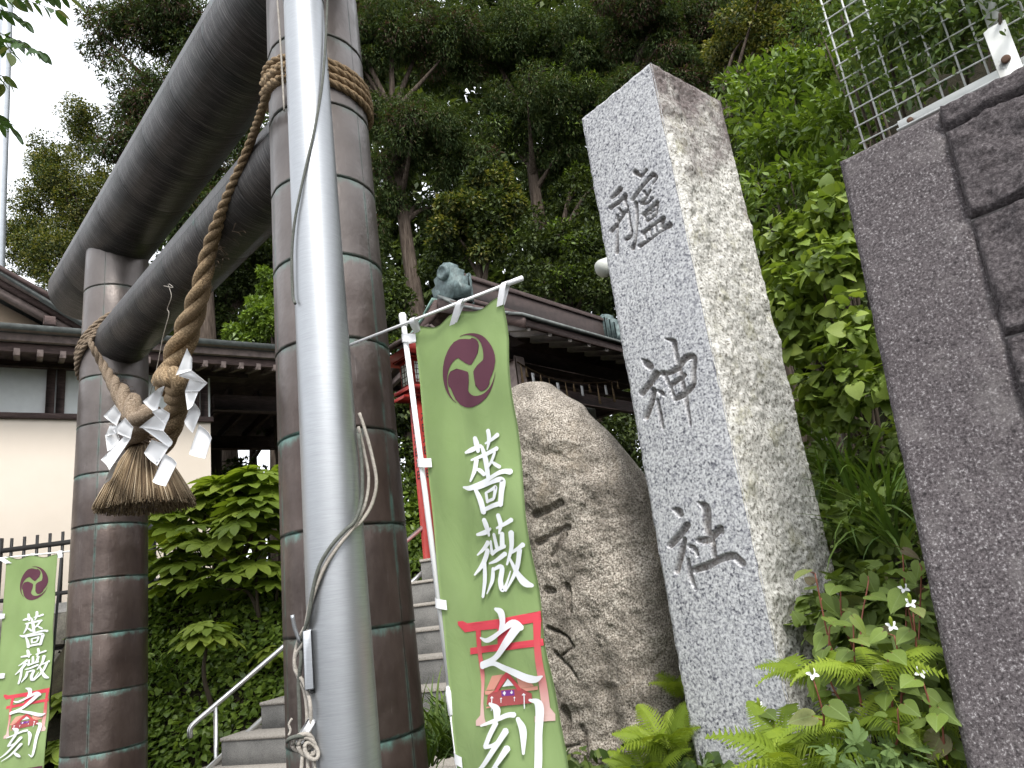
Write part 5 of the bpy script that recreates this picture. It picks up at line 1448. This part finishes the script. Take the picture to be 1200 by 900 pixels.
def blobs(specs, sub, rfrac=.34):
    """specs (px, py, Y, rx_px, ry_px) -> sub clump centres and radii in world space"""
    C = []; R = []
    for (x, y, Y_, rx, ry) in specs:
        c = at(x, y, Y_); k = Y_ / FPX; a, b_ = rx * k, ry * k; m_ = max(3, int(sub * rx * ry / 3600))
        dd = rdir(m_) * (rng.random(m_)[:, None] ** .45)
        for v in dd:
            C.append(c + v * np.array([a, min(a, b_) * .9, b_])); R.append(rfrac * min(a, b_) * rng.uniform(.6, 1.25) + .05)
    return np.array(C), np.array(R)
def tree(name, label, specs, sub, n, T, size, mat, base, trunkr, topz=None, droop=0., group=None, rfrac=.34, bark='bark', bends=0., limbs=14, up=.3, extra=None):
    C, R = blobs(specs, sub, rfrac)
    bx, by = base; bz = hz1(bx, by) - .2
    root = thing(name, label, 'tree', (bx, by, bz), group)
    topz = topz or C[:, 2].max()
    tx, ty = bx + bends, by
    tr = crom([(bx, by, bz), (bx + bends * .3 + .05, by, bz + (topz - bz) * .35), (bx + bends * .7 - .04, by + .05, bz + (topz - bz) * .7), (tx, ty, topz)], 8)
    MB().tube(tr, np.linspace(trunkr, trunkr * .3, len(tr)), 12).build('trunk', MT[bark], root, smooth=True)
    b = MB(); idx = rng.choice(len(C), min(limbs, len(C)), replace=False)
    for i in idx:
        c = C[i]; zz_ = min(topz - .2, max(bz + 1.2, c[2] - rng.uniform(.2, 1.2))); s = np.array([np.interp(zz_, tr[:, 2], tr[:, 0]), np.interp(zz_, tr[:, 2], tr[:, 1]), zz_])
        mid_ = lerp(s, c, .5) + UP * rng.uniform(-.1, .3); b.tube(crom([s, mid_, c], 5), np.linspace(trunkr * .32, .012, 11), 6)
    props(b.build('limbs', MT[bark], root, smooth=True), kind='stuff')
    P, D, N_ = clumps(C, R, n, up=up, droop=droop)
    Sc = size * rng.uniform(.6, 1.3, n)
    leaves(root, 'leaf', T, P, D, N_, Sc, mat, 0, 'crown')
    if extra:
        m2, frac, k2 = extra; pick = np.array([i for i in range(len(C)) if rng.random() < frac]) if len(C) else []
        if len(pick):
            P, D, N_ = clumps(C[pick], R[pick] * 1.08, k2, up=up, droop=droop); leaves(root, 'leaf', T, P, D, N_, size * rng.uniform(.6, 1.2, k2), m2, 0, 'crown')
    return root
RH = [T_rhomb(.45, .12), T_rhomb(.6, .25)]; NEEDLE = [T_rhomb(.20, .25), T_rhomb(.28, .1)]
GT = 'trees on the hill behind the shrine'
tree('broadleaf_tree', 'round crowned yellow green tree against the white sky at far left', [(66, 215, 14, 38, 50), (32, 245, 14, 26, 40), (60, 185, 14, 30, 36), (90, 135, 14.2, 26, 28), (20, 300, 14, 18, 36), (100, 160, 14.5, 30, 45), (35, 275, 14, 32, 38), (62, 300, 13.8, 45, 40), (120, 250, 14.5, 55, 70), (100, 320, 14, 50, 45)], 110, 60000, RH, .058, MT['lf_broad'], (-8.6, 14.3), .28, 9.3, group=GT, extra=(MT['lf_olive'], .8, 52000))
tree('cedar_tree', 'dark cedar with rust tinted sprays directly behind the top torii beam', [(150, 25, 13, 42, 45), (205, 20, 13, 60, 55), (150, 85, 12.8, 30, 28), (190, 120, 13, 55, 45), (165, 170, 13, 40, 42), (250, 90, 13.4, 60, 80), (285, 160, 13.4, 40, 60), (240, 260, 13.5, 50, 50), (270, 230, 13.5, 40, 50), (215, 220, 13.5, 60, 60), (130, 170, 12.6, 24, 30), (125, 60, 13, 30, 30), (110, 15, 13, 26, 22), (165, 130, 13, 36, 36)], 75, 105000, NEEDLE, .115, MT['lf_cedar'], (-6.1, 13.5), .3, 12.5, droop=.45, group=GT, extra=(MT['lf_cedar_red'], .40, 22000))
tree('broadleaf_tree', 'dark evergreen tree seen between the torii columns above the hall roof', [(240, 330, 15, 55, 45), (290, 320, 15.5, 45, 60), (215, 370, 15, 50, 40), (310, 300, 15.5, 30, 50), (260, 390, 15, 60, 30)], 55, 26000, RH, .10, MT['lf_broad'], (-6.4, 15.2), .3, 8.5, group=GT)
tree('broadleaf_tree', 'bright green tree hugging the left edge of the near torii column', [(312, 372, 12, 22, 30), (292, 395, 12, 24, 18), (318, 335, 12.2, 14, 30)], 120, 9000, RH, .085, MT['lf_fresh'], (-4.2, 12.2), .14, 6.0, group=GT)
tree('broadleaf_tree', 'low dark trees under the hall porch roof with pale gaps of sky', [(265, 470, 14, 50, 38), (315, 470, 13, 22, 45), (300, 440, 14, 35, 30), (285, 560, 13, 60, 25)], 55, 12000, RH, .10, MT['lf_broad'], (-5.35, 14), .16, 5.5, group=GT)
tree('cedar_tree', 'big cedar with a bare pale trunk right of the near torii column', [(450, 40, 14, 50, 60), (520, 50, 14.5, 60, 60), (440, 130, 14, 35, 55), (500, 150, 13.5, 55, 50), (455, 215, 14, 40, 50), (540, 190, 14, 40, 40), (520, 250, 14.5, 40, 35), (440, 290, 14, 25, 40), (400, 60, 14, 40, 70)], 60, 90000, NEEDLE, .115, MT['lf_cedar'], (at(491, 320, 14)[0], 14.0), .26, 12.5, droop=.5, group=GT, bends=-.25, extra=(MT['lf_cedar_red'], .16, 9000))
tree('cedar_tree', 'dark cedar with hanging sprays above the pavilion ridge', [(610, 50, 15, 60, 60), (680, 50, 15, 60, 55), (640, 120, 14.5, 60, 45), (590, 140, 15, 45, 40), (700, 130, 15, 40, 50), (650, 200, 15.5, 55, 40)], 58, 85000, NEEDLE, .115, MT['lf_cedar'], (1.2, 15.2), .3, 12.8, droop=.5, group=GT, extra=(MT['lf_fresh'], .10, 4000))
tree('cedar_tree', 'cedar filling the sky right of the granite pillar top, rusty sprays', [(760, 40, 13, 60, 50), (835, 40, 13.5, 50, 50), (800, 90, 13, 55, 40), (735, 110, 13, 40, 40), (860, 90, 13, 40, 30), (750, 5, 12.5, 60, 40), (820, 130, 13.5, 50, 40)], 58, 72000, NEEDLE, .11, MT['lf_cedar'], (3.1, 13.4), .28, 11.5, droop=.5, group=GT, extra=(MT['lf_cedar_red'], .30, 15000))
tree('broadleaf_tree', 'yellow green tree low in front of the cedars left of the pavilion roof', [(560, 215, 12, 38, 30), (590, 245, 12, 30, 32), (545, 262, 12, 36, 34), (575, 290, 12, 36, 24), (520, 300, 12.3, 30, 24)], 70, 17000, RH, .09, MT['lf_broad'], (-.3, 12.2), .16, 8.2, group=GT, extra=(MT['lf_olive'], .4, 5500))
tree('broadleaf_tree', 'dark bushy tree over the pavilion ridge beside the pillar', [(630, 285, 15, 50, 45), (680, 290, 14.5, 45, 50), (650, 330, 14, 50, 30), (700, 340, 14, 40, 35), (690, 230, 15, 40, 40), (740, 300, 14, 50, 60)], 60, 28000, RH, .10, MT['lf_broad'], (1.5, 14.6), .22, 9.0, group=GT, extra=(MT['lf_fresh'], .12, 3500))
tree('broadleaf_tree', 'loose olive green tree behind the top of the hedge', [(890, 20, 9, 50, 35), (945, 15, 9, 50, 35), (860, 60, 9.5, 40, 30), (1000, -10, 9, 60, 40), (905, 60, 9, 40, 28)], 60, 15000, RH, .065, MT['lf_olive'], (3.6, 9.2), .12, 7.9, group=GT, extra=(MT['lf_broad'], .6, 9000))
tree('broadleaf_tree', 'dark tree behind the green shrub right of the granite pillar', [(880, 130, 6.5, 50, 50), (930, 100, 6.5, 50, 40), (900, 210, 6.2, 50, 50), (960, 190, 6, 50, 50), (1010, 90, 6, 50, 50), (1080, 60, 5.5, 60, 50), (1150, 30, 5.2, 60, 50), (930, 290, 6, 50, 50), (980, 260, 5.8, 50, 50), (890, 330, 6.2, 40, 60), (1190, 60, 5.0, 40, 40)], 50, 22000, RH, .06, MT['lf_broad'], (3.2, 6.4), .10, 6.4, group=GT)
tree('broadleaf_tree', 'dark low tree between the near torii column and the red lantern', [(462, 360, 12, 25, 45), (475, 420, 12, 22, 35), (455, 480, 12, 30, 35), (480, 540, 12, 25, 30), (430, 380, 12, 30, 60)], 80, 13000, RH, .09, MT['lf_broad'], (-1.95, 12.2), .14, 7.0, group=GT, extra=(MT['lf_fresh'], .15, 1500))
tree('broadleaf_tree', 'dark tree behind the pavilion posts above the boulder', [(640, 460, 15, 60, 40), (700, 470, 15, 50, 50), (740, 540, 15, 50, 60)], 60, 12000, RH, .11, MT['lf_broad'], (1.8, 15.0), .14, 6.6, group=GT)
# a far wood closing the view behind them
dw = thing('distant_wood', 'dark mass of far trees behind the shrine hill', 'woods', (2, 26, 4))
C, R = blobs([(x, y, 24 + (x * 7 % 5), 70, 60) for x in range(400, 1250, 85) for y in (-20, 70, 160, 250, 340, 430)] + [(x, y, 24, 60, 40) for x in (200, 260, 330) for y in (250, 330, 400)], 9, .8)
P, D, N_ = clumps(C, R, 125000, droop=.2); leaves(dw, 'leaf', RH, P, D, N_, .40 * rng.uniform(.6, 1.3, 125000), MT['lf_broad'], 0, 'crown')
b = MB()
for k in range(16):
    x = -8 + k * 1.5 + rng.uniform(-.5, .5); y = 25 + rng.uniform(-1.5, 1.5); b.tube([(x, y, hz1(x, y) - .5), (x + .2, y, 10), (x, y, 17)], [.3, .22, .1], 8)
b.build('trunks', MT['bark'], dw, smooth=True); 
dw['kind'] = 'stuff'

# ---- cherry twigs hanging in from the upper left
def twig_leaves(root, pts, T, mat, step, L, keep=300, rad=.004, tw='twig', droop=.6, side=.9, tmat='twig'):
    c = crom(pts, 8); MB().tube(c, np.linspace(rad, rad * .4, len(c)), 6).build(tw, MT[tmat], root, smooth=True)
    d = np.concatenate([[0], np.cumsum(np.linalg.norm(np.diff(c, axis=0), axis=1))]); P = []; D = []; N_ = []; s_ = 1
    for t in np.arange(step, d[-1], step):
        p = np.array([np.interp(t, d, c[:, k]) for k in range(3)]); q = np.array([np.interp(min(t + .01, d[-1]), d, c[:, k]) for k in range(3)]); tg = nrm(q - p + 1e-6)
        sd_ = nrm(np.cross(tg, UP)); s_ = -s_
        P.append(p); D.append(sd_ * s_ * side + tg * .6 - UP * droop * rng.uniform(.5, 1.3) + rng.normal(size=3) * .15); N_.append(UP + rng.normal(size=3) * .35)
    P.append(c[-1]); D.append(nrm(c[-1] - c[-3]) - UP * .3); N_.append(UP)
    return P, D, N_
ch = thing('cherry_branch', 'leafy cherry twigs reaching into the upper left corner against the sky', 'branch', at(-60, -30, 3.2))
PP, DD, NN = [], [], []
for pts in ([(-40, -30), (0, -5), (35, 2), (66, 12)], [(-50, -10), (-10, 8), (15, 16), (32, 28)], [(-40, 20), (-10, 35), (15, 45), (48, 62)], [(-40, 70), (-15, 85), (5, 90), (4, 98)], [(-40, 110), (-20, 130), (2, 142), (20, 158)], [(-20, -40), (20, -18), (52, -8), (84, -2)], [(-40, 30), (-14, 44), (6, 50), (12, 62)]):
    w = [at(x, y, 3.2 + .1 * math.sin(x)) for x, y in pts]
    P, D, N_ = twig_leaves(ch, w, None, None, .030, .06, rad=.0035); PP += P; DD += D; NN += N_
leaves(ch, 'leaf', [T_ellip(.46, .1, .15)], PP, DD, NN, .098 * rng.uniform(.7, 1.15, len(PP)), MT['lf_cherry'], 300)

# ================================================================== PLANTS ON THE SLOPE right of the pillar
def shrub(name, label, cat, specs, sub, n, T, size, mat, keep, base, up=.4, droop=0., rfrac=.45, group=None, nst=10, out=.8, lname='leaf', shell=.6):
    C, R = blobs(specs, sub, rfrac); bz = hz1(*base)
    root = thing(name, label, cat, (*base, bz), group)
    b = MB()
    for i in rng.choice(len(C), min(nst, len(C)), replace=False):
        b.tube(crom([(base[0], base[1], bz - .05), lerp((base[0], base[1], bz), C[i], .55) - UP * .04, C[i]], 5), np.linspace(.012, .004, 11), 5)
    props(b.build('stems', MT['twig'], root, smooth=True), kind='stuff')
    P, D, N_ = clumps(C, R, n, up=up, droop=droop, out=out, shell=shell)
    leaves(root, lname, T, P, D, N_, size * rng.uniform(.65, 1.2, n), mat, keep)
    return root
shrub('evergreen_shrub', 'fresh green shrub with pointed leaves between the pillar top and the mesh fence', 'shrub',
      [(880, 110, 4.0, 34, 34), (925, 90, 3.8, 40, 34), (970, 80, 3.6, 40, 36), (890, 165, 3.8, 30, 40), (935, 150, 3.6, 42, 42), (985, 140, 3.3, 36, 40), (900, 225, 3.6, 28, 36), (945, 215, 3.4, 38, 36), (985, 200, 3.2, 28, 30), (1010, 60, 3.6, 30, 40), (850, 112, 4.2, 14, 16)],
      40, 5200, [ELL, LANCE], .062, MT['lf_fresh'], 300, (1.75, 3.9))
shrub('azalea', 'small leaved azalea bush growing through the white mesh fence', 'shrub',
      [(1010, 25, 2.9, 45, 30), (1060, 50, 2.5, 46, 36), (1110, 35, 2.35, 46, 36), (1160, 20, 2.2, 50, 40), (1010, 85, 2.9, 34, 26), (1060, 100, 2.6, 34, 22), (1010, 120, 3.0, 30, 22), (1190, 60, 2.2, 26, 24), (960, 25, 3.2, 40, 28), (1000, 20, 1.80, 40, 22), (1050, 40, 1.68, 34, 22), (1085, 85, 1.62, 26, 16), (1120, 25, 1.58, 36, 24), (1180, 10, 1.45, 30, 14), (1040, 85, 1.70, 24, 20), (1075, 10, 1.6, 40, 20), (1150, -5, 1.5, 40, 24), (1020, 60, 1.75, 24, 16), (1100, 60, 1.62, 40, 20), (1060, 15, 1.62, 40, 20), (1010, 100, 1.78, 22, 18)],
      44, 8500, [T_ellip(.34, .08, .1)], .029, MT['lf_azalea'], 300, (1.75, 2.7))
shrub('climbing_vine', 'light green broad leaved vine filling the gap between pillar and dark wall', 'vine',
      [(918, 290, 3.1, 26, 32), (965, 265, 3.0, 36, 36), (935, 340, 3.0, 34, 34), (985, 320, 2.75, 30, 34), (950, 395, 2.95, 34, 34), (1000, 385, 2.7, 28, 34), (965, 445, 2.9, 32, 28), (1012, 445, 2.65, 26, 30), (985, 480, 2.85, 34, 18)],
      40, 2100, [VINE, VINE2], .056, MT['lf_vine'], 300, (1.55, 3.15), droop=.35, up=.2)
shrub('leafy_undergrowth', 'dark mixed undergrowth low between the pillar and the wall', 'shrub',
      [(985, 560, 3.0, 45, 40), (1030, 600, 2.6, 40, 50), (990, 640, 2.7, 40, 40), (1040, 700, 2.2, 50, 50), (985, 720, 2.3, 40, 40), (1080, 800, 2.0, 50, 60), (1030, 520, 2.9, 30, 30), (945, 500, 3.6, 36, 36), (950, 560, 3.5, 30, 40)],
      18, 2300, [VINE2, ELLW], .050, MT['lf_heart'], 0, (1.3, 2.7), droop=.2)
# long bladed grass
def tuft(name, label, spots, n, L, mat, keep, group=None, spread=.5, cat='grass', T=BLADES, lean=(0, 0, 0)):
    root = thing(name, label, cat, (spots[0][0], spots[0][1], spots[0][2]), group); P = []; D = []; N_ = []
    for (x, y, z) in spots:
        for _ in range(n):
            a = rng.uniform(0, 2 * pi); o = np.array([cos(a), sin(a), 0]); s = rng.uniform(.15, spread + .5)
            d = nrm(UP + o * s + np.array(lean) * rng.random()); P.append(np.array([x, y, z]) + o * rng.uniform(0, .05)); D.append(d); N_.append(np.cross(np.cross(d, UP) if s > .05 else o, d) * 1.0 + o * .0 + (UP - o) * .3)
    N_ = np.array(N_); D = np.array(D)
    N_ = UP[None] - D * (D @ UP)[:, None]; N_ = N_ * 1.0 + rng.normal(size=N_.shape) * .15
    leaves(root, 'blade', T, P, D, N_, L * rng.uniform(.55, 1.15, len(P)), mat, keep); return root
def onhill(x, y, Y_): p = at(x, y, Y_); return (p[0], p[1], p[2])
tuft('long_grass', 'long arching grass in the gap beside the dark wall, under the vine', [onhill(x, y, Y_) for x, y, Y_ in ((960, 600, 3.0), (985, 620, 2.9), (1010, 600, 2.8), (1040, 610, 2.5), (1000, 560, 3.0), (1030, 575, 2.8), (975, 560, 3.1), (1055, 640, 2.4), (1015, 650, 2.6))], 34, .40, MT['lf_grass'], 280)
tuft('lilyturf', 'dark green lilyturf clump behind the white banner pole', [(at(x, 868 - 6 * k, 3.35 + .12 * k)[0], 3.35 + .12 * k, .86) for x, k in ((500, 0), (520, 1), (545, 0), (505, 3), (530, 3), (560, 2), (488, 2), (515, 5), (490, 5), (545, 5))], 46, .42, MT['lf_grass'], 300)
tuft('wild_grass', 'thin yellowish grass blades at the foot of the dark wall', [onhill(x, y, Y_) for x, y, Y_ in ((1085, 905, 1.75), (1105, 915, 1.7), (1060, 910, 1.8), (1120, 900, 1.72), (1095, 880, 1.8))], 16, .15, MT['lf_fern'], 80)
# ferns
def fern(label, x, y, Y_, n, L, tilt=(0, 0, 0), spread=(.5, 1.2), seed=0, elev=.25):
    c = at(x, y, Y_); root = thing('fern', label, 'fern', c, 'yellow green ferns at the foot of the pillar'); P = []; D = []; N_ = []
    for k in range(n):
        a = 2 * pi * (k + rng.uniform(-.3, .3)) / n + seed; o = np.array([cos(a), sin(a), 0]); d = nrm(o * rng.uniform(*spread) + UP * elev + np.array(tilt))
        P.append(c + o * .01); D.append(d); N_.append(UP + toC * .6 + o * .2 + rng.normal(size=3) * .12)
    leaves(root, 'frond', FERNS, P, D, N_, L * rng.uniform(.75, 1.15, n), MT['lf_fern'], n); return root
toC = np.array([-.25, -.8, 0])
fern('bright fern arching over the lower right corner of the granite pillar', 965, 795, 1.95, 10, .20, toC * .3)
fern('pale green star shaped fern in front of the heart leaved weeds', 1020, 790, 1.72, 9, .165, (0, 0, .0), seed=.4)
fern('large feathery fern at the bottom edge right of the granite pillar', 945, 915, 1.75, 12, .22, toC * .2, seed=1.1, elev=.5)
fern('fern drooping below the star shaped fern', 1000, 850, 1.75, 9, .17, toC * .3, seed=2.0, elev=.1)
fern('fern squeezed between the boulder and the pillar, upper one', 802, 815, 2.85, 10, .17, (-.1, -.2, .2), seed=.7, elev=.6)
fern('fern between the boulder and the pillar at the bottom edge', 785, 880, 2.62, 13, .20, (-.2, -.3, .1), seed=1.7, elev=.5)
fern('fern between the boulder and the pillar at the bottom edge, partly cut off', 762, 915, 2.6, 11, .19, (-.2, -.3, .1), seed=2.7, elev=.5)
fern('bright fern at the bottom edge in front of the pillar corner', 925, 880, 1.85, 10, .17, toC * .4, seed=3.1, elev=.4)
fern('low fern filling the bottom edge left of the dark wall', 1075, 860, 1.72, 8, .13, toC * .3, seed=4.1, elev=.2)
# heart leaved weeds with white flowers
def weed(label, base, top, nl, L, flower=True, seed=0):
    b0, t0_ = at(*base), at(*top); root = thing('heartleaf_weed', label, 'plant', b0, 'heart leaved weeds beside the dark wall')
    mid_ = lerp(b0, t0_, .5) + rng.normal(size=3) * .015; c = crom([b0, mid_, t0_], 6)
    MB().tube(c, np.linspace(.0028, .0016, len(c)), 6).build('stem', MT['stem_red'], root, smooth=True)
    P = []; D = []; N_ = []
    for k in range(nl):
        t = .25 + .75 * k / max(1, nl - 1); p = c[int(t * (len(c) - 1))]; a = seed + k * 2.4; o = np.array([cos(a), sin(a), 0])
        if np.dot(o, p[:2].tolist() + [0]) > .3: o = o * .6 + toC * .4
        q = p + o * .022 + UP * .01; MB().tube([p, q], .0013, 5).build('leaf_stalk', MT['stem_red'], root)
        P.append(q); D.append(o + toC * .35 - UP * rng.uniform(.0, .55)); N_.append(UP * rng.uniform(.5, 1.0) + toC * .55 + rng.normal(size=3) * .2)
    leaves(root, 'leaf', [HEART], P, D, N_, L * rng.uniform(.7, 1.1, nl) * (1.05 - .3 * np.arange(nl) / nl), MT['lf_heart'], nl)
    if flower:
        p = c[-1] + UP * .02; 
        MB().lathe(p, UP + toC * .5, [(.002, 0), (.004, .006), (.004, .018), (.001, .024)], 8).build('flower_spike', MT['lf_fern'], root, smooth=True)
        for k in range(4):
            a = k * pi / 2 + seed; fx = nrm(np.cross(UP, toC)); o = cos(a) * fx + sin(a) * nrm(UP * .6 - toC * .5) + toC * .25; V, F, U, R = mass(T_ellip(.6, .05, .1), np.array([p]), np.array([o]), np.array([UP * .6 + toC]), np.array([.014])); put('petal', V, F, MT['paper'], root, smooth=True)
W_ = [((985, 800, 1.95), (955, 672, 1.9), 5, .062, False, 'tall one leaning on the lower edge of the granite pillar'), ((1060, 800, 1.95), (1058, 650, 1.9), 6, .06, False, 'topmost, under the long grass'),
      ((1070, 830, 1.8), (1062, 700, 1.75), 6, .062, True, 'white flower, just left of the dark wall'), ((1010, 830, 1.8), (1000, 730, 1.75), 5, .058, False, 'in the middle of the gap, above the star shaped fern'),
      ((1085, 850, 1.75), (1070, 718, 1.66), 6, .060, True, 'leaf overlapping the dark wall edge'), ((1090, 880, 1.7), (1082, 800, 1.62), 5, .060, True, 'low one by the dark wall with a large notched leaf'),
      ((1045, 860, 1.75), (1040, 770, 1.68), 5, .055, False, 'right of the star shaped fern'), ((965, 850, 1.7), (955, 802, 1.62), 3, .05, True, 'small one poking through the arching fern'),
      ((1040, 890, 1.7), (1052, 830, 1.62), 4, .058, False, 'purple tinged, near the bottom edge'), ((1110, 890, 1.65), (1104, 842, 1.6), 3, .055, False, 'lowest, at the very foot of the wall'),
      ((1000, 760, 2.1), (985, 690, 2.05), 5, .060, False, 'behind the others, in the shade of the pillar'), ((1030, 800, 1.9), (1018, 680, 1.88), 6, .060, False, 'tall one in the very middle of the gap below the long grass'),
      ((990, 830, 1.85), (972, 735, 1.82), 5, .062, False, 'beside the lower right edge of the granite pillar'), ((1075, 790, 1.9), (1080, 665, 1.85), 5, .052, False, 'high one touching the dark wall'),
      ((1055, 840, 1.72), (1048, 745, 1.68), 5, .058, True, 'white bud, between the two tall stems by the wall')]
for k, (b_, t_, nl, L, fl, lab) in enumerate(W_): weed('heart leaved weed, ' + lab, b_, t_, nl, L, fl, k * 1.3)
weed('heart leaved weed with a white bud standing alone before the granite pillar', (905, 874, 1.95), (892, 838, 1.93), 2, .052, True, 2.6)
shrub('mugwort', 'soft grey green lobed weed at the bottom edge below the ferns', 'plant', [(1000, 900, 1.62, 26, 14), (1040, 912, 1.6, 30, 14)], 60, 100, [T_lobed([(0, 1, .3), (-38, .72, .24), (38, .72, .24), (-75, .45, .2), (75, .45, .2)])], .045, MT['lf_mug'], 100, (at(1000, 920, 1.65)[0], 1.65), nst=6)

# ================================================================== LEFT BANK: fatsia, ground cover, iris
def fatsia(label, heads, nl, L, mat='lf_fatsia', pet=.26):
    L = L * 1.22; nl = int(nl * 1.05)
    c0 = at(*heads[0][:3]); gx, gy = c0[0], c0[1] + .1; gz = min(hz1(gx, gy), c0[2] - .2); root = thing('fatsia', label, 'shrub', (gx, gy, gz), 'broad leaved fatsia shrubs on the bank')
    P = []; D = []; N_ = []; ps = MB(); st = MB()
    for (x, y, Y_) in heads:
        c = at(x, y, Y_); st.tube(crom([(gx, gy, gz), lerp((gx, gy, gz), c, .5) + rng.normal(size=3) * .05, c], 5), np.linspace(.022, .012, 11), 7)
        for k in range(nl):
            a = k * 2.4 + x; e = 1.15 - 1.25 * (k + .5) / nl; o = np.array([cos(a) * cos(e), sin(a) * cos(e), sin(e)]); ln = pet * rng.uniform(.75, 1.2)
            q = c + o * ln; ps.tube([c, lerp(c, q, .5) + UP * .02, q], .005, 5); P.append(q); h = np.array([cos(a), sin(a), 0]); D.append(h * .9 + UP * (.1 - .45 * (1 - e * .5)) + rng.normal(size=3) * .1); N_.append(UP * 1.0 + h * .45 + rng.normal(size=3) * .12)
    st.build('stem', MT['twig'], root, smooth=True); props(ps.build('leaf_stalks', MT['stem'], root, smooth=True), kind='stuff')
    leaves(root, 'leaf', [FATSIA, FATSIA2], P, D, N_, L * rng.uniform(.75, 1.15, len(P)), MT[mat], len(P))
fatsia('tall fatsia with wide glossy leaves right below the streamers', [(262, 590, 7.2), (305, 575, 7.1), (285, 628, 7.0), (325, 600, 7.3), (240, 600, 7.3), (300, 615, 6.9)], 15, .235)
fatsia('fatsia reaching left in front of the cream wall beside the tassel', [(205, 622, 7.1), (235, 650, 6.9), (195, 670, 7.0), (220, 690, 6.8)], 13, .215)
fatsia('fatsia in the middle of the bank left of the near torii column', [(300, 668, 6.8), (265, 690, 6.7), (325, 690, 6.9)], 12, .20)
fatsia('small pale fatsia rosette standing clear on the bank above the handrail', [(243, 752, 6.2)], 17, .17, pet=.15)
fatsia('low fatsia by the handrail against the near torii column', [(322, 775, 6.6)], 12, .15, pet=.12)
fatsia('fatsia at the left foot of the far torii column, upper one', [(86, 828, 6.4)], 12, .17, pet=.14)
fatsia('fatsia at the left foot of the far torii column, beside the lower banner edge', [(72, 890, 6.1)], 12, .17, pet=.14)
def bank(name, label, cat, xr, yr, n, T, size, mat, lift=.05, cond=None, keep=0, seed=0, up=1.):
    x = rng.uniform(*xr, n); y = rng.uniform(*yr, n); ok = cond(x, y) if cond else np.ones(n, bool); x, y = x[ok], y[ok]; n = len(x)
    z = hz(x, y) + lift * rng.random(n) + .10 * np.clip(fbm(np.stack([x, y, x * 0], -1), 1.8, 3, seed), -.3, 1.2)
    root = thing(name, label, cat, (float(x.mean()), float(y.mean()), 0)); D = rng.normal(size=(n, 3)) * .8 + np.array([-.1, -.8, -.1]); N_ = np.array([-.3, -.45, up]) + rng.normal(size=(n, 3)) * .4
    leaves(root, 'leaf', T, np.stack([x, y, z], 1), D, N_, size * rng.uniform(.6, 1.3, n), mat, keep, 'leaf_carpet'); root['kind'] = 'stuff'
    return root
q_of = lambda x, y: x * E2[0] + y * E2[1]; p_of = lambda x, y: x * E1[0] + y * E1[1]
bank('ground_cover', 'carpet of small green leaves over the bank left of the stairs', 'ground cover', (-5.6, -1.0), (4.9, 9.5), 52000, [ELLW, VINE2], .062, MT['lf_fresh'], .10, lambda x, y: (q_of(x, y) > 6.12) & (p_of(x, y) > 1.2))
bank('ground_cover', 'small dark leaves over the planting bed behind the boulder', 'ground cover', (-1.2, 2.4), (2.6, 7.5), 14000, [ELLW], .055, MT['lf_azalea'], .08, lambda x, y: (q_of(x, y) < 5.2) & (p_of(x, y) > 1.7))
bank('ground_cover', 'low leaves on the bed around the pillar and wall foot', 'ground cover', (-.2, 1.6), (1.2, 2.7), 3000, [VINE2, ELLW], .045, MT['lf_azalea'], .06, lambda x, y: (p_of(x, y) > 1.05) & (q_of(x, y) < 2.3))
tuft('iris', 'sword leaved iris clump right of the far torii column', [onhill(x, y, 6.6) for x, y in ((176, 792), (190, 800), (205, 796), (184, 812), (215, 806))], 26, .50, MT['lf_grass'], 120, spread=.35)
shrub('garden_shrub', 'sunlit green shrub between the torii column and the banner pole', 'shrub', [(485, 605, 9.5, 30, 26), (505, 640, 9, 30, 26), (470, 660, 9, 30, 22), (515, 590, 9.6, 26, 26), (480, 575, 9.8, 24, 18)], 60, 5200, [ELLW], .085, MT['lf_fresh'], 0, (-1.1, 9.2))
for k, (x, y) in enumerate(((188, 775), (205, 795), (225, 800), (260, 808), (172, 770))):
    p = at(x, y, 7.0); b = MB().box(p - UP * .05, (.36, .3, .22), None, .05); V = np.concatenate(b.V); V += .05 * fbm(V, 3.3, 2, k)[:, None]; b.V = [V]
    o = b.build('bank_stone', MT['mossrock'], None); props(o, 'mossy grey stone edging the bank under the iris, ' + ('leftmost but one', 'second from the left column', 'middle of the row', 'nearest the handrail', 'touching the column')[k], 'stone', 'edging stones on the bank')
